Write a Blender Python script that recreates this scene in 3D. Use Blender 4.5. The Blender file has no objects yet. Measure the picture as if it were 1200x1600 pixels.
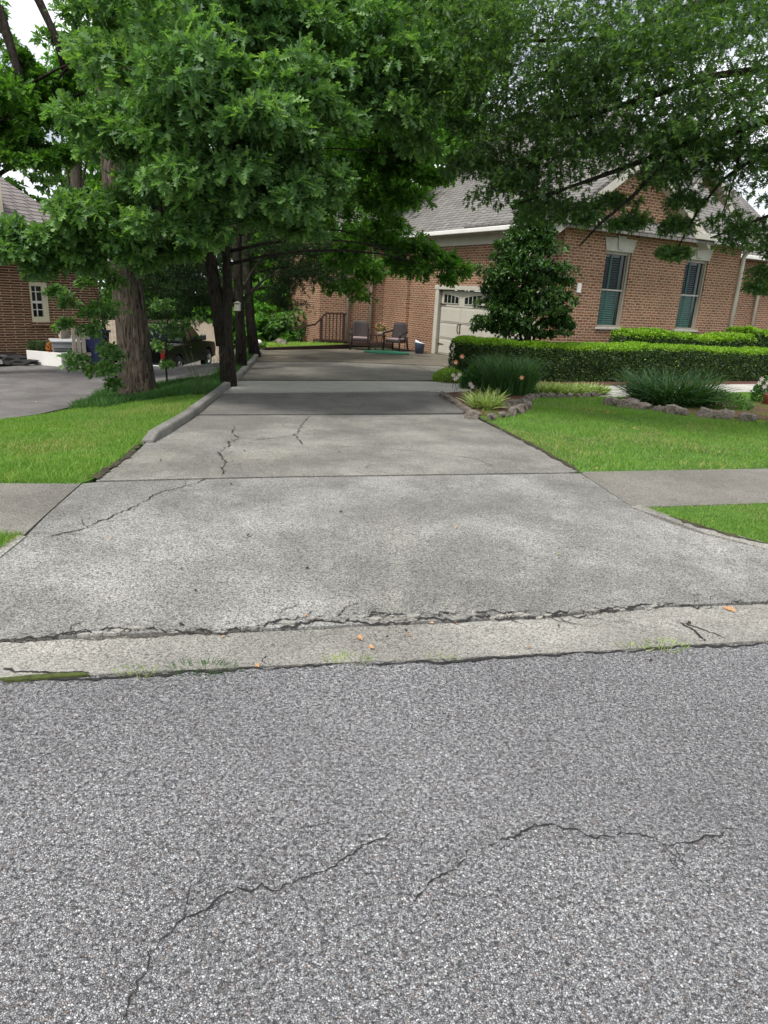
import bpy, math, random
import numpy as np
from mathutils import Vector, Matrix, noise
from mathutils.geometry import delaunay_2d_cdt
random.seed(7); RNG = np.random.default_rng(11)
R = math.radians
SC = bpy.context.scene; COL = SC.collection

# ------------------------------------------------------------------ camera, sky, sun
FPX, CAMH, PITCH, ROLL = 1080.0, 1.6, R(17.5), R(3.0)
FW = Vector((0, math.cos(PITCH), -math.sin(PITCH))); RT = Vector((1, 0, 0)); UP = RT.cross(FW)
R2 = RT*math.cos(ROLL)+UP*math.sin(ROLL); U2 = UP*math.cos(ROLL)-RT*math.sin(ROLL)
cd = bpy.data.cameras.new('camera'); cam = bpy.data.objects.new('camera', cd); COL.objects.link(cam)
cam.matrix_world = Matrix((( R2.x, U2.x, -FW.x, 0), (R2.y, U2.y, -FW.y, 0), (R2.z, U2.z, -FW.z, CAMH), (0, 0, 0, 1)))
cd.sensor_fit = 'VERTICAL'; cd.sensor_height = 36; cd.lens = FPX/1600*36; cd.clip_end = 2000; cd.clip_start = .05
SC.camera = cam
SUN_EL, SUN_AZ = R(58), R(215)      # azimuth clockwise from +Y: behind and to the left of the camera
w = bpy.data.worlds.new('World'); SC.world = w; w.use_nodes = True
nt = w.node_tree; nt.nodes.clear()
out = nt.nodes.new('ShaderNodeOutputWorld'); bg = nt.nodes.new('ShaderNodeBackground')
sky = nt.nodes.new('ShaderNodeTexSky'); sky.sky_type = 'NISHITA'; sky.sun_disc = False
sky.sun_elevation = SUN_EL; sky.sun_rotation = SUN_AZ; sky.dust_density = 3; sky.air_density = 1
tc = nt.nodes.new('ShaderNodeTexCoord'); mp = nt.nodes.new('ShaderNodeMapping'); mp.inputs['Scale'].default_value = (1, 1, 2.5)
nz = nt.nodes.new('ShaderNodeTexNoise'); nz.inputs['Scale'].default_value = 3.5; nz.inputs['Detail'].default_value = 6
rp = nt.nodes.new('ShaderNodeValToRGB'); rp.color_ramp.elements[0].position = .40; rp.color_ramp.elements[1].position = .60
rp.color_ramp.elements[0].color = (.3, .3, .3, 1)
mx = nt.nodes.new('ShaderNodeMix'); mx.data_type = 'RGBA'; mx.inputs[7].default_value = (14.5, 14.8, 15.4, 1)
bg.inputs['Strength'].default_value = .072
for a, b in ((tc.outputs['Generated'], mp.inputs['Vector']), (mp.outputs[0], nz.inputs['Vector']), (nz.outputs['Fac'], rp.inputs['Fac']),
             (rp.outputs['Color'], mx.inputs[0]), (sky.outputs[0], mx.inputs[6]), (mx.outputs[2], bg.inputs['Color']), (bg.outputs[0], out.inputs[0])):
    nt.links.new(a, b)
sl = bpy.data.lights.new('sun', 'SUN'); sl.energy = 2.6; sl.angle = R(10); sl.color = (1, .96, .9)
so = bpy.data.objects.new('sun', sl); COL.objects.link(so)
sd = Vector((math.sin(SUN_AZ)*math.cos(SUN_EL), math.cos(SUN_AZ)*math.cos(SUN_EL), math.sin(SUN_EL)))
so.rotation_euler = sd.to_track_quat('Z', 'Y').to_euler()
SC.view_settings.view_transform = 'Standard'; SC.view_settings.look = 'None'; SC.view_settings.gamma = 1
SC.view_settings.exposure = 0.6
SC.cycles.max_bounces = 6; SC.cycles.transparent_max_bounces = 8; SC.cycles.diffuse_bounces = 3

# ------------------------------------------------------------------ ground shape and photo -> world helpers
def lerp(v, pts):
    if v <= pts[0][0]: return pts[0][1]
    for (a, za), (b, zb) in zip(pts, pts[1:]):
        if v <= b: return za+(zb-za)*(v-a)/(b-a)
    return pts[-1][1]
PROF = [(2.75, 0), (3.12, -.02), (3.2, 0), (4.3, .11), (5.5, .15), (9, .0), (13, -.13), (25, -.35), (30, -.4), (60, -2.5), (100, -3)]
KL = [(0, -2.2), (6.5, -2.3), (21, -4.1), (60, -8.9)]          # kerb line: x at each y
def G(x, y):
    z = lerp(y-.24*x, PROF) if y-.24*x < 9 else lerp(y, [(9.0+.24*x, 0), (max(13, 9.1+.24*x), -.13)]+PROF[7:])
    if y > 60: z = -2.8
    xl = lerp(y, KL)-.22
    if x < xl and y > 5.2:
        z -= min(xl-x, 2.0)/2*lerp(y, [(5.5, 0), (12, .36), (18.3, .27), (19.9, .88), (60, 1.2)])
    return z
ORD = ['first', 'second', 'third', 'fourth', 'fifth', 'sixth', 'seventh', 'eighth', 'ninth', 'tenth', 'eleventh', 'twelfth', 'thirteenth', 'fourteenth', 'fifteenth', 'sixteenth', 'seventeenth', 'eighteenth', 'nineteenth', 'twentieth', 'twenty first', 'twenty second', 'twenty third', 'twenty fourth', 'twenty fifth', 'twenty sixth']
def ray(px, py): return FW*FPX+R2*(px-600)-U2*(py-800)
def atY(px, py, Y):
    d = ray(px, py); return Vector((0, 0, CAMH))+d*(Y/d.y)
def g(px, py, dz=0.):
    d = ray(px, py); d.normalize(); t = .5; o = Vector((0, 0, CAMH))
    while t < 200:
        p = o+d*t
        if p.z <= G(p.x, p.y)+dz: break
        t += .05+t*.01
    lo, hi = t-.05-t*.012, t
    for _ in range(25):
        m = (lo+hi)/2; p = o+d*m
        if p.z <= G(p.x, p.y)+dz: hi = m
        else: lo = m
    return p

# ------------------------------------------------------------------ object helpers
def tag(o, label=None, cat=None, group=None, kind=None):
    if label: o['label'] = label
    if cat: o['category'] = cat
    if group: o['group'] = group
    if kind: o['kind'] = kind
    return o
def empty(name, loc=(0, 0, 0), rz=0, parent=None):
    o = bpy.data.objects.new(name, None); COL.objects.link(o); o.location = loc; o.rotation_euler = (0, 0, rz); o.empty_display_size = .2
    o.parent = parent; return o
def mkobj(name, me, mats, parent=None, smooth=False):
    if not isinstance(mats, (list, tuple)): mats = [mats]
    for m in mats: me.materials.append(m)
    if smooth: me.shade_smooth()
    o = bpy.data.objects.new(name, me); COL.objects.link(o); o.parent = parent; return o
def copy_tree(o, parent=None):
    c = o.copy(); COL.objects.link(c); c.parent = parent
    for ch in list(o.children): copy_tree(ch, c)
    return c
class MB:
    def __init__(s): s.v = []; s.f = []; s.m = []
    def add(s, vs, fs, mi=0):
        n = len(s.v); s.v += [tuple(v) for v in vs]; s.f += [tuple(i+n for i in f) for f in fs]; s.m += [mi]*len(fs); return s
    def box(s, x0, x1, y0, y1, z0, z1, mi=0, M=None):
        vs = [Vector(p) for p in ((x0,y0,z0),(x1,y0,z0),(x1,y1,z0),(x0,y1,z0),(x0,y0,z1),(x1,y0,z1),(x1,y1,z1),(x0,y1,z1))]
        if M: vs = [M@v for v in vs]
        return s.add(vs, [(0,3,2,1),(4,5,6,7),(0,1,5,4),(1,2,6,5),(2,3,7,6),(3,0,4,7)], mi)
    def tube(s, pts, rads, n=8, mi=0, cap=True, jit=None):
        pts = [Vector(p) for p in pts]; base = len(s.v); k = len(pts); ref = Vector((0, 0, 1))
        for i, p in enumerate(pts):
            t = (pts[min(i+1, k-1)]-pts[max(i-1, 0)]).normalized()
            a = t.cross(Vector((1, 0, 0)) if abs(t.x) < .8 else ref).normalized(); b = t.cross(a)
            r = rads[i] if isinstance(rads, (list, tuple)) else rads
            for j in range(n):
                q = 2*math.pi*j/n; rr = r*(jit(i, j, q) if jit else 1)
                s.v.append(tuple(p+a*math.cos(q)*rr+b*math.sin(q)*rr))
        for i in range(k-1):
            for j in range(n):
                a0 = base+i*n+j; a1 = base+i*n+(j+1) % n
                s.f.append((a0, a1, a1+n, a0+n)); s.m.append(mi)
        if cap:
            s.f.append(tuple(base+j for j in range(n))[::-1]); s.m.append(mi)
            s.f.append(tuple(base+(k-1)*n+j for j in range(n))); s.m.append(mi)
        return s
    def prism(s, poly, axis, a, b, mi=0):       # poly of 2-D points, extruded along axis from a to b
        def P(p, t): return {'x': (t, p[0], p[1]), 'y': (p[0], t, p[1]), 'z': (p[0], p[1], t)}[axis]
        n = len(poly); vs = [P(p, a) for p in poly]+[P(p, b) for p in poly]
        return s.add(vs, [tuple(range(n))[::-1], tuple(range(n, 2*n))]+[(i, (i+1) % n, n+(i+1) % n, n+i) for i in range(n)], mi)
    def build(s, name, mats, parent=None, smooth=False, bevel=0):
        me = bpy.data.meshes.new(name); me.from_pydata(s.v, [], s.f); me.update()
        if any(s.m): me.polygons.foreach_set('material_index', s.m)
        o = mkobj(name, me, mats, parent, smooth)
        import bmesh
        bm = bmesh.new(); bm.from_mesh(me); bmesh.ops.recalc_face_normals(bm, faces=bm.faces); bm.to_mesh(me); bm.free()
        if bevel:
            b = o.modifiers.new('bevel', 'BEVEL'); b.width = bevel; b.segments = 2; b.limit_method = 'ANGLE'
        return o
def np_mesh(name, verts, loops, sizes, mats, parent=None, midx=None, smooth=False):
    me = bpy.data.meshes.new(name); me.vertices.add(len(verts)); me.vertices.foreach_set('co', verts.astype(np.float32).ravel())
    me.loops.add(len(loops)); me.loops.foreach_set('vertex_index', loops.astype(np.int32))
    me.polygons.add(len(sizes)); st = np.concatenate(([0], np.cumsum(sizes)[:-1])).astype(np.int32)
    me.polygons.foreach_set('loop_start', st); 
    if midx is not None: me.polygons.foreach_set('material_index', midx.astype(np.int32))
    me.update(calc_edges=True); return mkobj(name, me, mats, parent, smooth)

# ------------------------------------------------------------------ materials
class N:
    def __init__(s, name):
        s.m = bpy.data.materials.new(name); s.m.use_nodes = True; s.t = s.m.node_tree; s.t.nodes.clear()
        s.out = s('ShaderNodeOutputMaterial'); s.p = s('ShaderNodeBsdfPrincipled'); s.l(s.p.outputs[0], s.out.inputs[0]); s.c = s('ShaderNodeTexCoord').outputs['Object']
    def __call__(s, k, **kw):
        n = s.t.nodes.new(k)
        for a, b in kw.items():
            if a in n.inputs: n.inputs[a].default_value = b
            else: setattr(n, a, b)
        return n
    def l(s, a, b): s.t.links.new(a, b)
    def noise(s, scale, detail=4, rough=.55, vec=None, dist=0):
        n = s('ShaderNodeTexNoise'); n.inputs['Scale'].default_value = scale; n.inputs['Detail'].default_value = detail; n.inputs['Roughness'].default_value = rough
        n.inputs['Distortion'].default_value = dist; s.l(vec or s.c, n.inputs['Vector']); return n.outputs['Fac']
    def vor(s, scale, feature='F1', vec=None, outp='Distance', rnd=1):
        n = s('ShaderNodeTexVoronoi', feature=feature); n.inputs['Scale'].default_value = scale; n.inputs['Randomness'].default_value = rnd
        s.l(vec or s.c, n.inputs['Vector']); return n.outputs[outp]
    def ramp(s, fac, stops, interp='LINEAR'):
        n = s('ShaderNodeValToRGB'); cr = n.color_ramp; cr.interpolation = interp
        while len(cr.elements) < len(stops): cr.elements.new(.5)
        for e, (p, c) in zip(cr.elements, stops):
            e.position = p; e.color = (c, c, c, 1) if isinstance(c, (int, float)) else (*c, 1)
        s.l(fac, n.inputs['Fac']); return n.outputs['Color']
    def mix(s, fac, a, b, mode='MIX'):
        n = s('ShaderNodeMix', data_type='RGBA', blend_type=mode)
        for v, i in ((fac, 0), (a, 6), (b, 7)):
            if isinstance(v, (int, float)): n.inputs[i].default_value = v if i == 0 else (v, v, v, 1)
            elif isinstance(v, tuple): n.inputs[i].default_value = (*v, 1)
            else: s.l(v, n.inputs[i])
        return n.outputs[2]
    def math(s, op, a, b=0.):
        n = s('ShaderNodeMath', operation=op)
        for v, i in ((a, 0), (b, 1)):
            if isinstance(v, (int, float)): n.inputs[i].default_value = v
            else: s.l(v, n.inputs[i])
        return n.outputs[0]
    def scaled(s, v3, vec=None):
        n = s('ShaderNodeMapping'); n.inputs['Scale'].default_value = v3; s.l(vec or s.c, n.inputs['Vector']); return n.outputs[0]
    def wall_vec(s, k=1.0):                      # x+y along the wall, z up
        a = s('ShaderNodeSeparateXYZ'); s.l(s.c, a.inputs[0]); b = s('ShaderNodeCombineXYZ')
        s.l(s.math('ADD', a.outputs[0], a.outputs[1]), b.inputs[0]); s.l(s.math('MULTIPLY', a.outputs[2], k), b.inputs[1]); return b.outputs[0]
    def col(s, c):
        if isinstance(c, tuple): s.p.inputs['Base Color'].default_value = (*c, 1)
        else: s.l(c, s.p.inputs['Base Color'])
    def bump(s, h, dist=.01, strength=1.):
        n = s('ShaderNodeBump'); n.inputs['Distance'].default_value = dist; n.inputs['Strength'].default_value = strength; s.l(h, n.inputs['Height'])
        s.l(n.outputs[0], s.p.inputs['Normal'])
    def fin(s, rough=.8, spec=.3, metal=0):
        s.p.inputs['Roughness'].default_value = rough; s.p.inputs['Specular IOR Level'].default_value = spec; s.p.inputs['Metallic'].default_value = metal; return s.m
def simple(name, c, rough=.6, var=.2, scale=6, bump=0, spec=.4, metal=0):
    n = N(name); d = tuple(x*(1-var) for x in c); e = tuple(min(1, x*(1+var)) for x in c)
    f = n.noise(scale, 5); n.col(n.ramp(f, [(.3, d), (.7, e)]))
    if bump: n.bump(n.noise(scale*6, 4), bump)
    return n.fin(rough, spec, metal)
def leafmat(name, cs, trans=.3, rough=.5, spec=.35):
    n = N(name); gm = n('ShaderNodeNewGeometry'); c = n.ramp(gm.outputs['Random Per Island'], [(i/(len(cs)-1), k) for i, k in enumerate(cs)])
    c = n.mix(n.ramp(n.noise(1.1, 2), [(.35, 0.), (.65, .6)]), c, n.mix(1., c, (1.12, 1.1, .85), 'MULTIPLY'))
    n.col(c); n.fin(rough, spec)
    tr = n('ShaderNodeBsdfTranslucent'); n.l(n.mix(1., c, (1.5, 1.6, .6), 'MULTIPLY'), tr.inputs[0])
    ms = n('ShaderNodeMixShader'); ms.inputs[0].default_value = trans
    n.l(n.p.outputs[0], ms.inputs[1]); n.l(tr.outputs[0], ms.inputs[2]); n.l(ms.outputs[0], n.out.inputs[0]); return n.m
def brickmat(name, c1, c2, c3, mortar, msize=.011, bw=.213, wob=0, rh=.0765):
    n = N(name); v = n.wall_vec()
    if wob:
        vm = n('ShaderNodeVectorMath', operation='ADD'); cx = n('ShaderNodeCombineXYZ'); n.l(n.math('MULTIPLY', n.math('SUBTRACT', n.noise(9, 4, .7, v), .5), wob), cx.inputs[1]); n.l(v, vm.inputs[0]); n.l(cx.outputs[0], vm.inputs[1]); v = vm.outputs[0]
    b = n('ShaderNodeTexBrick'); n.l(v, b.inputs['Vector'])
    for k, x in (('Scale', 1.), ('Brick Width', bw), ('Row Height', rh), ('Mortar Size', msize), ('Mortar Smooth', .25), ('Bias', -.1)): b.inputs[k].default_value = x
    b.inputs['Color1'].default_value = (*c1, 1); b.inputs['Color2'].default_value = (*c2, 1); b.inputs['Mortar'].default_value = (*mortar, 1)
    f = n.noise(9, 3, .6, n.scaled((1, 2.8, 1), v)); c = n.mix(n.math('MULTIPLY', n.ramp(f, [(.47, 0.), (.6, .85)]), n.math('SUBTRACT', 1., b.outputs['Fac'])), b.outputs['Color'], c3)
    c = n.mix(.7, c, n.ramp(n.noise(.6, 4), [(.3, .62), (.7, 1.)]), 'MULTIPLY'); n.col(c)
    n.bump(n.math('SUBTRACT', n.noise(60, 3), n.math('MULTIPLY', b.outputs['Fac'], 2.5)), .008); return n.fin(.9, .15)
def roofmat(name, a, b2):
    n = N(name); v = n.wall_vec(1.55); b = n('ShaderNodeTexBrick'); n.l(v, b.inputs['Vector'])
    for k, x in (('Scale', 1.), ('Brick Width', .32), ('Row Height', .145), ('Mortar Size', .012), ('Mortar Smooth', .2), ('Bias', 0.)): b.inputs[k].default_value = x
    b.inputs['Color1'].default_value = (*a, 1); b.inputs['Color2'].default_value = (*b2, 1); b.inputs['Mortar'].default_value = (.05, .045, .045, 1)
    n.col(n.mix(.6, b.outputs['Color'], n.ramp(n.noise(3, 5), [(.3, .7), (.7, 1.)]), 'MULTIPLY'))
    n.bump(n.math('SUBTRACT', n.noise(90, 3), n.math('MULTIPLY', b.outputs['Fac'], 3)), .01); return n.fin(.95, .1)
def asphalt():
    n = N('asphalt'); dn = n('ShaderNodeTexNoise'); dn.inputs['Scale'].default_value = 170; dn.inputs['Detail'].default_value = 2; n.l(n.c, dn.inputs['Vector']); ds = n('ShaderNodeVectorMath', operation='SCALE'); ds.inputs[3].default_value = .011; n.l(dn.outputs['Color'], ds.inputs[0]); da = n('ShaderNodeVectorMath', operation='ADD'); n.l(n.c, da.inputs[0]); n.l(ds.outputs[0], da.inputs[1]); wv = da.outputs[0]; cell = n.vor(150, outp='Color', vec=wv); sp = n('ShaderNodeSeparateColor'); n.l(cell, sp.inputs[0])
    c = n.ramp(sp.outputs[0], [(0, (.19, .19, .19)), (.18, (.36, .36, .368)), (.5, (.50, .50, .51)), (.84, (.64, .64, .65)), (1, (.82, .81, .81))])
    warm = n.mix(n.ramp(sp.outputs[1], [(.9, 0.), (.95, .6)]), c, (.30, .20, .13)); e = n.vor(150, 'DISTANCE_TO_EDGE', wv)
    c = n.mix(n.ramp(e, [(.02, 1.), (.11, 0.)]), warm, (.035, .035, .04))
    c = n.mix(n.ramp(n.noise(75, 4, .75), [(.50, 0.), (.60, .9)]), c, (.05, .05, .055))
    c = n.mix(.9, c, n.ramp(n.noise(.7, 5), [(.3, .74), (.7, 1.08)]), 'MULTIPLY'); c = n.mix(n.ramp(n.noise(.45, 3, .5, n.scaled((.35, 1.6, 1))), [(.5, 0.), (.7, .22)]), c, (.16, .16, .165)); c = n.mix(n.ramp(n.noise(2.3, 6, .75), [(.62, 0.), (.7, .5)]), c, (.14, .125, .11)); n.col(c)
    n.bump(n.math('ADD', n.ramp(e, [(0, 0.), (.3, 1.)]), sp.outputs[2]), .005, .9); return n.fin(.85, .3)
def concrete(name, tint, stain=.5, speck=.5, seed=0., sc=165.):
    n = N(name); mpv = n('ShaderNodeMapping'); mpv.inputs['Location'].default_value = (seed, seed*1.7, 0); n.l(n.c, mpv.inputs[0]); v = mpv.outputs[0]
    tint = tuple(t*.78 for t in tint); base = n.mix(n.ramp(n.noise(1.3, 8, .7, v), [(.36, 0.), (.64, 1.)]), tuple(t*(1-.5*stain) for t in tint), tint)
    base = n.mix(n.ramp(n.noise(.55, 5, .7, v, .6), [(.47, 0.), (.62, .8*stain)]), base, tuple(t*.5 for t in tint)); base = n.mix(n.ramp(n.noise(.5, 3, .6, n.scaled((2.2, .25, 1), v), .4), [(.52, 0.), (.68, .45*stain)]), base, tuple(t*.45 for t in tint))
    base = n.mix(n.ramp(n.noise(.8, 5, .7, n.scaled((1.3, .6, 1), v)), [(.56, 0.), (.7, .4)]), base, tuple(t*k_*1.15 for t, k_ in zip(tint, (.92, .90, .82))))
    cell = n.vor(sc, outp='Color', vec=v); sp = n('ShaderNodeSeparateColor'); n.l(cell, sp.inputs[0])
    c = n.mix(speck, base, n.ramp(sp.outputs[0], [(0, .3), (.25, .8), (.7, 1.15), (1, 1.6)]), 'MULTIPLY')
    pit = n.ramp(n.noise(75, 5, .7, v), [(.54, 0.), (.66, .85*speck+.1)]); c = n.mix(pit, c, (.09, .088, .08)); n.col(c)
    n.bump(n.math('SUBTRACT', sp.outputs[1], n.math('MULTIPLY', pit, 1.5)), .003, .8); return n.fin(.9, .2)
def bark(name, a, b, sc=1.):
    n = N(name); v = n.scaled((1, 1, .16)); f = n.noise(26*sc, 6, .7, v, 1.2)
    c = n.mix(n.ramp(f, [(.38, 0.), (.62, 1.)]), a, b); c = n.mix(n.ramp(n.noise(2.5, 4), [(.5, 0.), (.75, .5)]), c, (.07, .085, .05)); n.col(c)
    n.bump(f, .07, 1.); return n.fin(.95, .1)
M = dict(
    asphalt=asphalt(),
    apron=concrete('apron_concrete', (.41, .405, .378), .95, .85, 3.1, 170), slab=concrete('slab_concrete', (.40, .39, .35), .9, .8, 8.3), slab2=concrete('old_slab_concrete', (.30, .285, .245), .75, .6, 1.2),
    dark=concrete('stained_shaded_slab_concrete', (.28, .27, .25), .65, .55, 5), pale=concrete('pale_concrete', (.66, .64, .58), .4, .4, 2), patio=concrete('patio_concrete', (.25, .225, .175), .9, .5, 7),  # dark slab colour holds tree shade as well as stain
    walk=concrete('sidewalk_concrete', (.31, .295, .26), .6, .6, 9), gutter=concrete('gutter_concrete', (.46, .445, .40), .75, .7, 12), kerb=concrete('kerb_concrete', (.36, .35, .32), .8, .5, 4),
    chip=concrete('broken_concrete', (.47, .455, .41), .5, .4, 6), ndrive=concrete('neighbour_concrete', (.27, .255, .25), .8, .5, 15),
    crack=simple('crack_dirt', (.022, .021, .02), 1, .4, 40), seam=simple('seam_dirt', (.06, .055, .045), 1, .5, 30), moss=simple('moss', (.07, .09, .02), 1, .5, 30, .01),
    soil=simple('soil', (.05, .042, .025), 1, .4, 8, .02), forest=simple('forest_floor', (.045, .055, .022), 1, .5, 1.5, .02), turf=simple('turf_base', (.06, .13, .02), 1, .4, 3),
    mulch=simple('mulch', (.12, .05, .035), 1, .5, 25, .02),
    brick=brickmat('house_brick', (.28, .105, .055), (.13, .048, .03), (.40, .24, .155), (.50, .40, .28), .012, .213, .012),
    brick2=brickmat('neighbour_brick', (.19, .068, .043), (.11, .042, .028), (.25, .11, .065), (.66, .53, .36), .011, .5, .04, .062),
    roof=roofmat('roof_shingles', (.26, .25, .235), (.19, .18, .17)), roof2=roofmat('neighbour_shingles', (.27, .245, .235), (.21, .19, .185)),
    trim=simple('trim_paint', (.50, .48, .41), .5, .08, 3), white=simple('white_paint', (.78, .77, .73), .45, .06, 3), cream=simple('cream_paint', (.72, .66, .48), .6, .08, 3),
    stone=simple('limestone', (.44, .42, .37), .9, .12, 6, .004), door=simple('garage_door_paint', (.50, .48, .41), .45, .05, 2), black=simple('black_metal', (.02, .02, .02), .4, .2, 5, 0, .5),
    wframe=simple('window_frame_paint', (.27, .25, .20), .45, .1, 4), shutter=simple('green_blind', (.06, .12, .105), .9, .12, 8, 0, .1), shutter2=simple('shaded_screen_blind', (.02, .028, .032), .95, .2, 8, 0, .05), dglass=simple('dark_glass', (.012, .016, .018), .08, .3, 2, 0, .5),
    deck=simple('deck_wood', (.03, .014, .009), .7, .3, 8, .003), wick=simple('wicker', (.026, .019, .018), .6, .35, 60, .004), cush=simple('cushion', (.24, .18, .18), .9, .1, 8),
    green=simple('green_mat', (.02, .15, .085), .8, .2, 15, .003), pail=simple('pail_plastic', (.07, .09, .14), .5, .15, 5), lid=simple('lid_plastic', (.72, .74, .76), .4, .05, 5),
    blue=simple('blue_plastic', (.015, .02, .07), .5, .1, 5), teal=simple('teal_plastic', (.02, .10, .11), .5, .1, 5), grey=simple('grey_metal', (.22, .23, .24), .5, .15, 5), terra=simple('terracotta', (.35, .14, .07), .8, .2, 8),
    paint=simple('truck_paint', (.0025, .004, .0035), .3, .2, 3, 0, .12), chrome=simple('chrome', (.6, .6, .62), .18, .1, 3, 0, .5, 1), tyre=simple('tyre_rubber', (.018, .018, .018), .85, .2, 8),
    tail=simple('tail_lens', (.16, .008, .008), .2, .1, 3, 0, .8), amber=simple('reverse_lens', (.75, .6, .5), .2, .05, 3, 0, .8), fence=simple('fence_wood', (.42, .35, .27), .85, .2, 6, .004), fpaint=simple('fence_paint', (.38, .34, .27), .7, .1, 6, .003),
    rock=simple('edging_rock', (.24, .205, .17), .95, .6, 5, .02),
    bark=bark('oak_bark', (.02, .016, .013), (.20, .165, .13)), bark2=bark('dark_bark', (.018, .015, .013), (.075, .062, .052), 1.3), bark3=bark('wood_bark', (.03, .025, .02), (.12, .1, .08)),
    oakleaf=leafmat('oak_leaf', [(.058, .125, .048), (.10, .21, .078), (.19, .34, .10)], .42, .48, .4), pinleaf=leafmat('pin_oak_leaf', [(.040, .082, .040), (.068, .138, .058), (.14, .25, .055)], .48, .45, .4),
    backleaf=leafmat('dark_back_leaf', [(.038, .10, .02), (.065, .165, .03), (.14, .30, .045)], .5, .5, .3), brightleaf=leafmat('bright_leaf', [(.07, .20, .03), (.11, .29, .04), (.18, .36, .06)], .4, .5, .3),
    conleaf=leafmat('conifer_leaf', [(.014, .032, .014), (.02, .045, .018), (.03, .06, .02)], .15, .7, .2), holly=leafmat('glossy_leaf', [(.018, .05, .014), (.034, .09, .02), (.08, .18, .03)], .2, .32, .5),
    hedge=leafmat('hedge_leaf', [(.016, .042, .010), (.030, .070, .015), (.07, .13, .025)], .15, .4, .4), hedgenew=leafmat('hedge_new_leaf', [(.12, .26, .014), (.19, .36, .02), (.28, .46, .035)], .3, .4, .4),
    lily=leafmat('strap_leaf', [(.025, .075, .022), (.04, .11, .03), (.07, .16, .04)], .25, .45, .4), vari=leafmat('variegated_leaf', [(.12, .22, .05), (.26, .36, .10), (.45, .52, .24)], .25, .5, .3),
    lime=leafmat('lime_leaf', [(.15, .28, .04), (.25, .40, .07), (.33, .48, .1)], .25, .5, .3), ac_top=simple('pale_grey_metal', (.42, .43, .44), .5, .1, 5), grass=leafmat('lawn_blade', [(.095, .215, .035), (.145, .29, .05), (.25, .37, .10)], .35, .6, .2),
    dry=leafmat('dry_blade', [(.17, .24, .06), (.28, .30, .12), (.38, .36, .18)], .3, .6, .2),
    cover=leafmat('ground_cover_blade', [(.03, .09, .025), (.05, .14, .035), (.09, .20, .05)], .3, .5, .3), pink=leafmat('coral_petal', [(.7, .2, .14), (.8, .35, .25), (.85, .5, .42)], .3), mauve=leafmat('mauve_petal', [(.35, .28, .5), (.6, .5, .62), (.8, .72, .75)], .3),
    orange=leafmat('orange_petal', [(.3, .1, .03), (.45, .18, .05), (.55, .25, .08)], .2), mum=leafmat('mum_leaf', [(.03, .07, .02), (.05, .1, .03), (.08, .12, .04)], .2), dead=leafmat('dead_leaf', [(.40, .20, .09), (.5, .26, .13), (.6, .36, .2)], .2),
)
# ------------------------------------------------------------------ foliage tools
def tmpl_lobed():
    h = [(0, .012), (.2, .11), (.27, .035), (.42, .29), (.46, .06), (.68, .33), (.68, .07), (.9, .17), (1, 0)]
    v = [(0, 0, 0)]+[(x, y, .35*y) for x, y in h]+[(x, -y, .35*y) for x, y in h[:-1]]
    v = [(x, y, z-.12*x*x) for x, y, z in v]; n = len(h)
    f = [(0,)+tuple(range(n, 0, -1)), (0,)+tuple(range(n+1, n+n))+(n,)]
    return np.array(v), f
def tmpl_star():
    h = [(0, .012), (.25, .04), (.22, .26), (.42, .05), (.52, .33), (.62, .05), (.85, .16), (.8, .04), (1, 0)]
    v = [(0, 0, 0)]+[(x, y, .2*y) for x, y in h]+[(x, -y, .2*y) for x, y in h[:-1]]; n = len(h)
    v = [(x, y, z-.15*x*x) for x, y, z in v]
    return np.array(v), [(0,)+tuple(range(n, 0, -1)), (0,)+tuple(range(n+1, n+n))+(n,)]
def tmpl_oval(w=.25): return np.array([(0, 0, 0), (.45, w, .08), (1, 0, -.08), (.45, -w, .08)]), [(0, 2, 1), (0, 3, 2)]
def tmpl_needle(): return np.array([(0, 0, 0), (.3, .07, .0), (1, 0, -.2), (.3, -.07, .0)]), [(0, 3, 2, 1)]
LOBED, STAR, OVAL, NEEDLE = tmpl_lobed(), tmpl_star(), tmpl_oval(), tmpl_needle()
def unit(a): return a/np.maximum(np.linalg.norm(a, axis=1, keepdims=True), 1e-9)
def leaves(name, P, D, S, tmpl, mats, parent=None, Nrm=None, midx=None, wid=None):
    tv, tf = tmpl; n = len(P); D = unit(D)
    if Nrm is None: Nrm = np.tile([0, 0, 1.], (n, 1))+RNG.normal(0, .45, (n, 3))
    X = unit(np.cross(Nrm, D)); Z = np.cross(D, X); S = np.asarray(S).reshape(-1, 1, 1)*np.ones((n, 1, 1))
    W = S if wid is None else np.asarray(wid).reshape(-1, 1, 1)*np.ones((n, 1, 1))
    V = P[:, None, :]+tv[None, :, 0:1]*D[:, None, :]*S+tv[None, :, 1:2]*X[:, None, :]*W+tv[None, :, 2:3]*Z[:, None, :]*S
    k = len(tv); lp = np.concatenate([np.array(f) for f in tf]); sz = np.array([len(f) for f in tf])
    loops = (lp[None, :]+(np.arange(n)*k)[:, None]).ravel()
    mi = None if midx is None else np.repeat(midx, len(tf))
    return np_mesh(name, V.reshape(-1, 3), loops, np.tile(sz, n), mats, parent, mi)
def rand_dir(n): return unit(RNG.normal(0, 1, (n, 3)))
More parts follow.
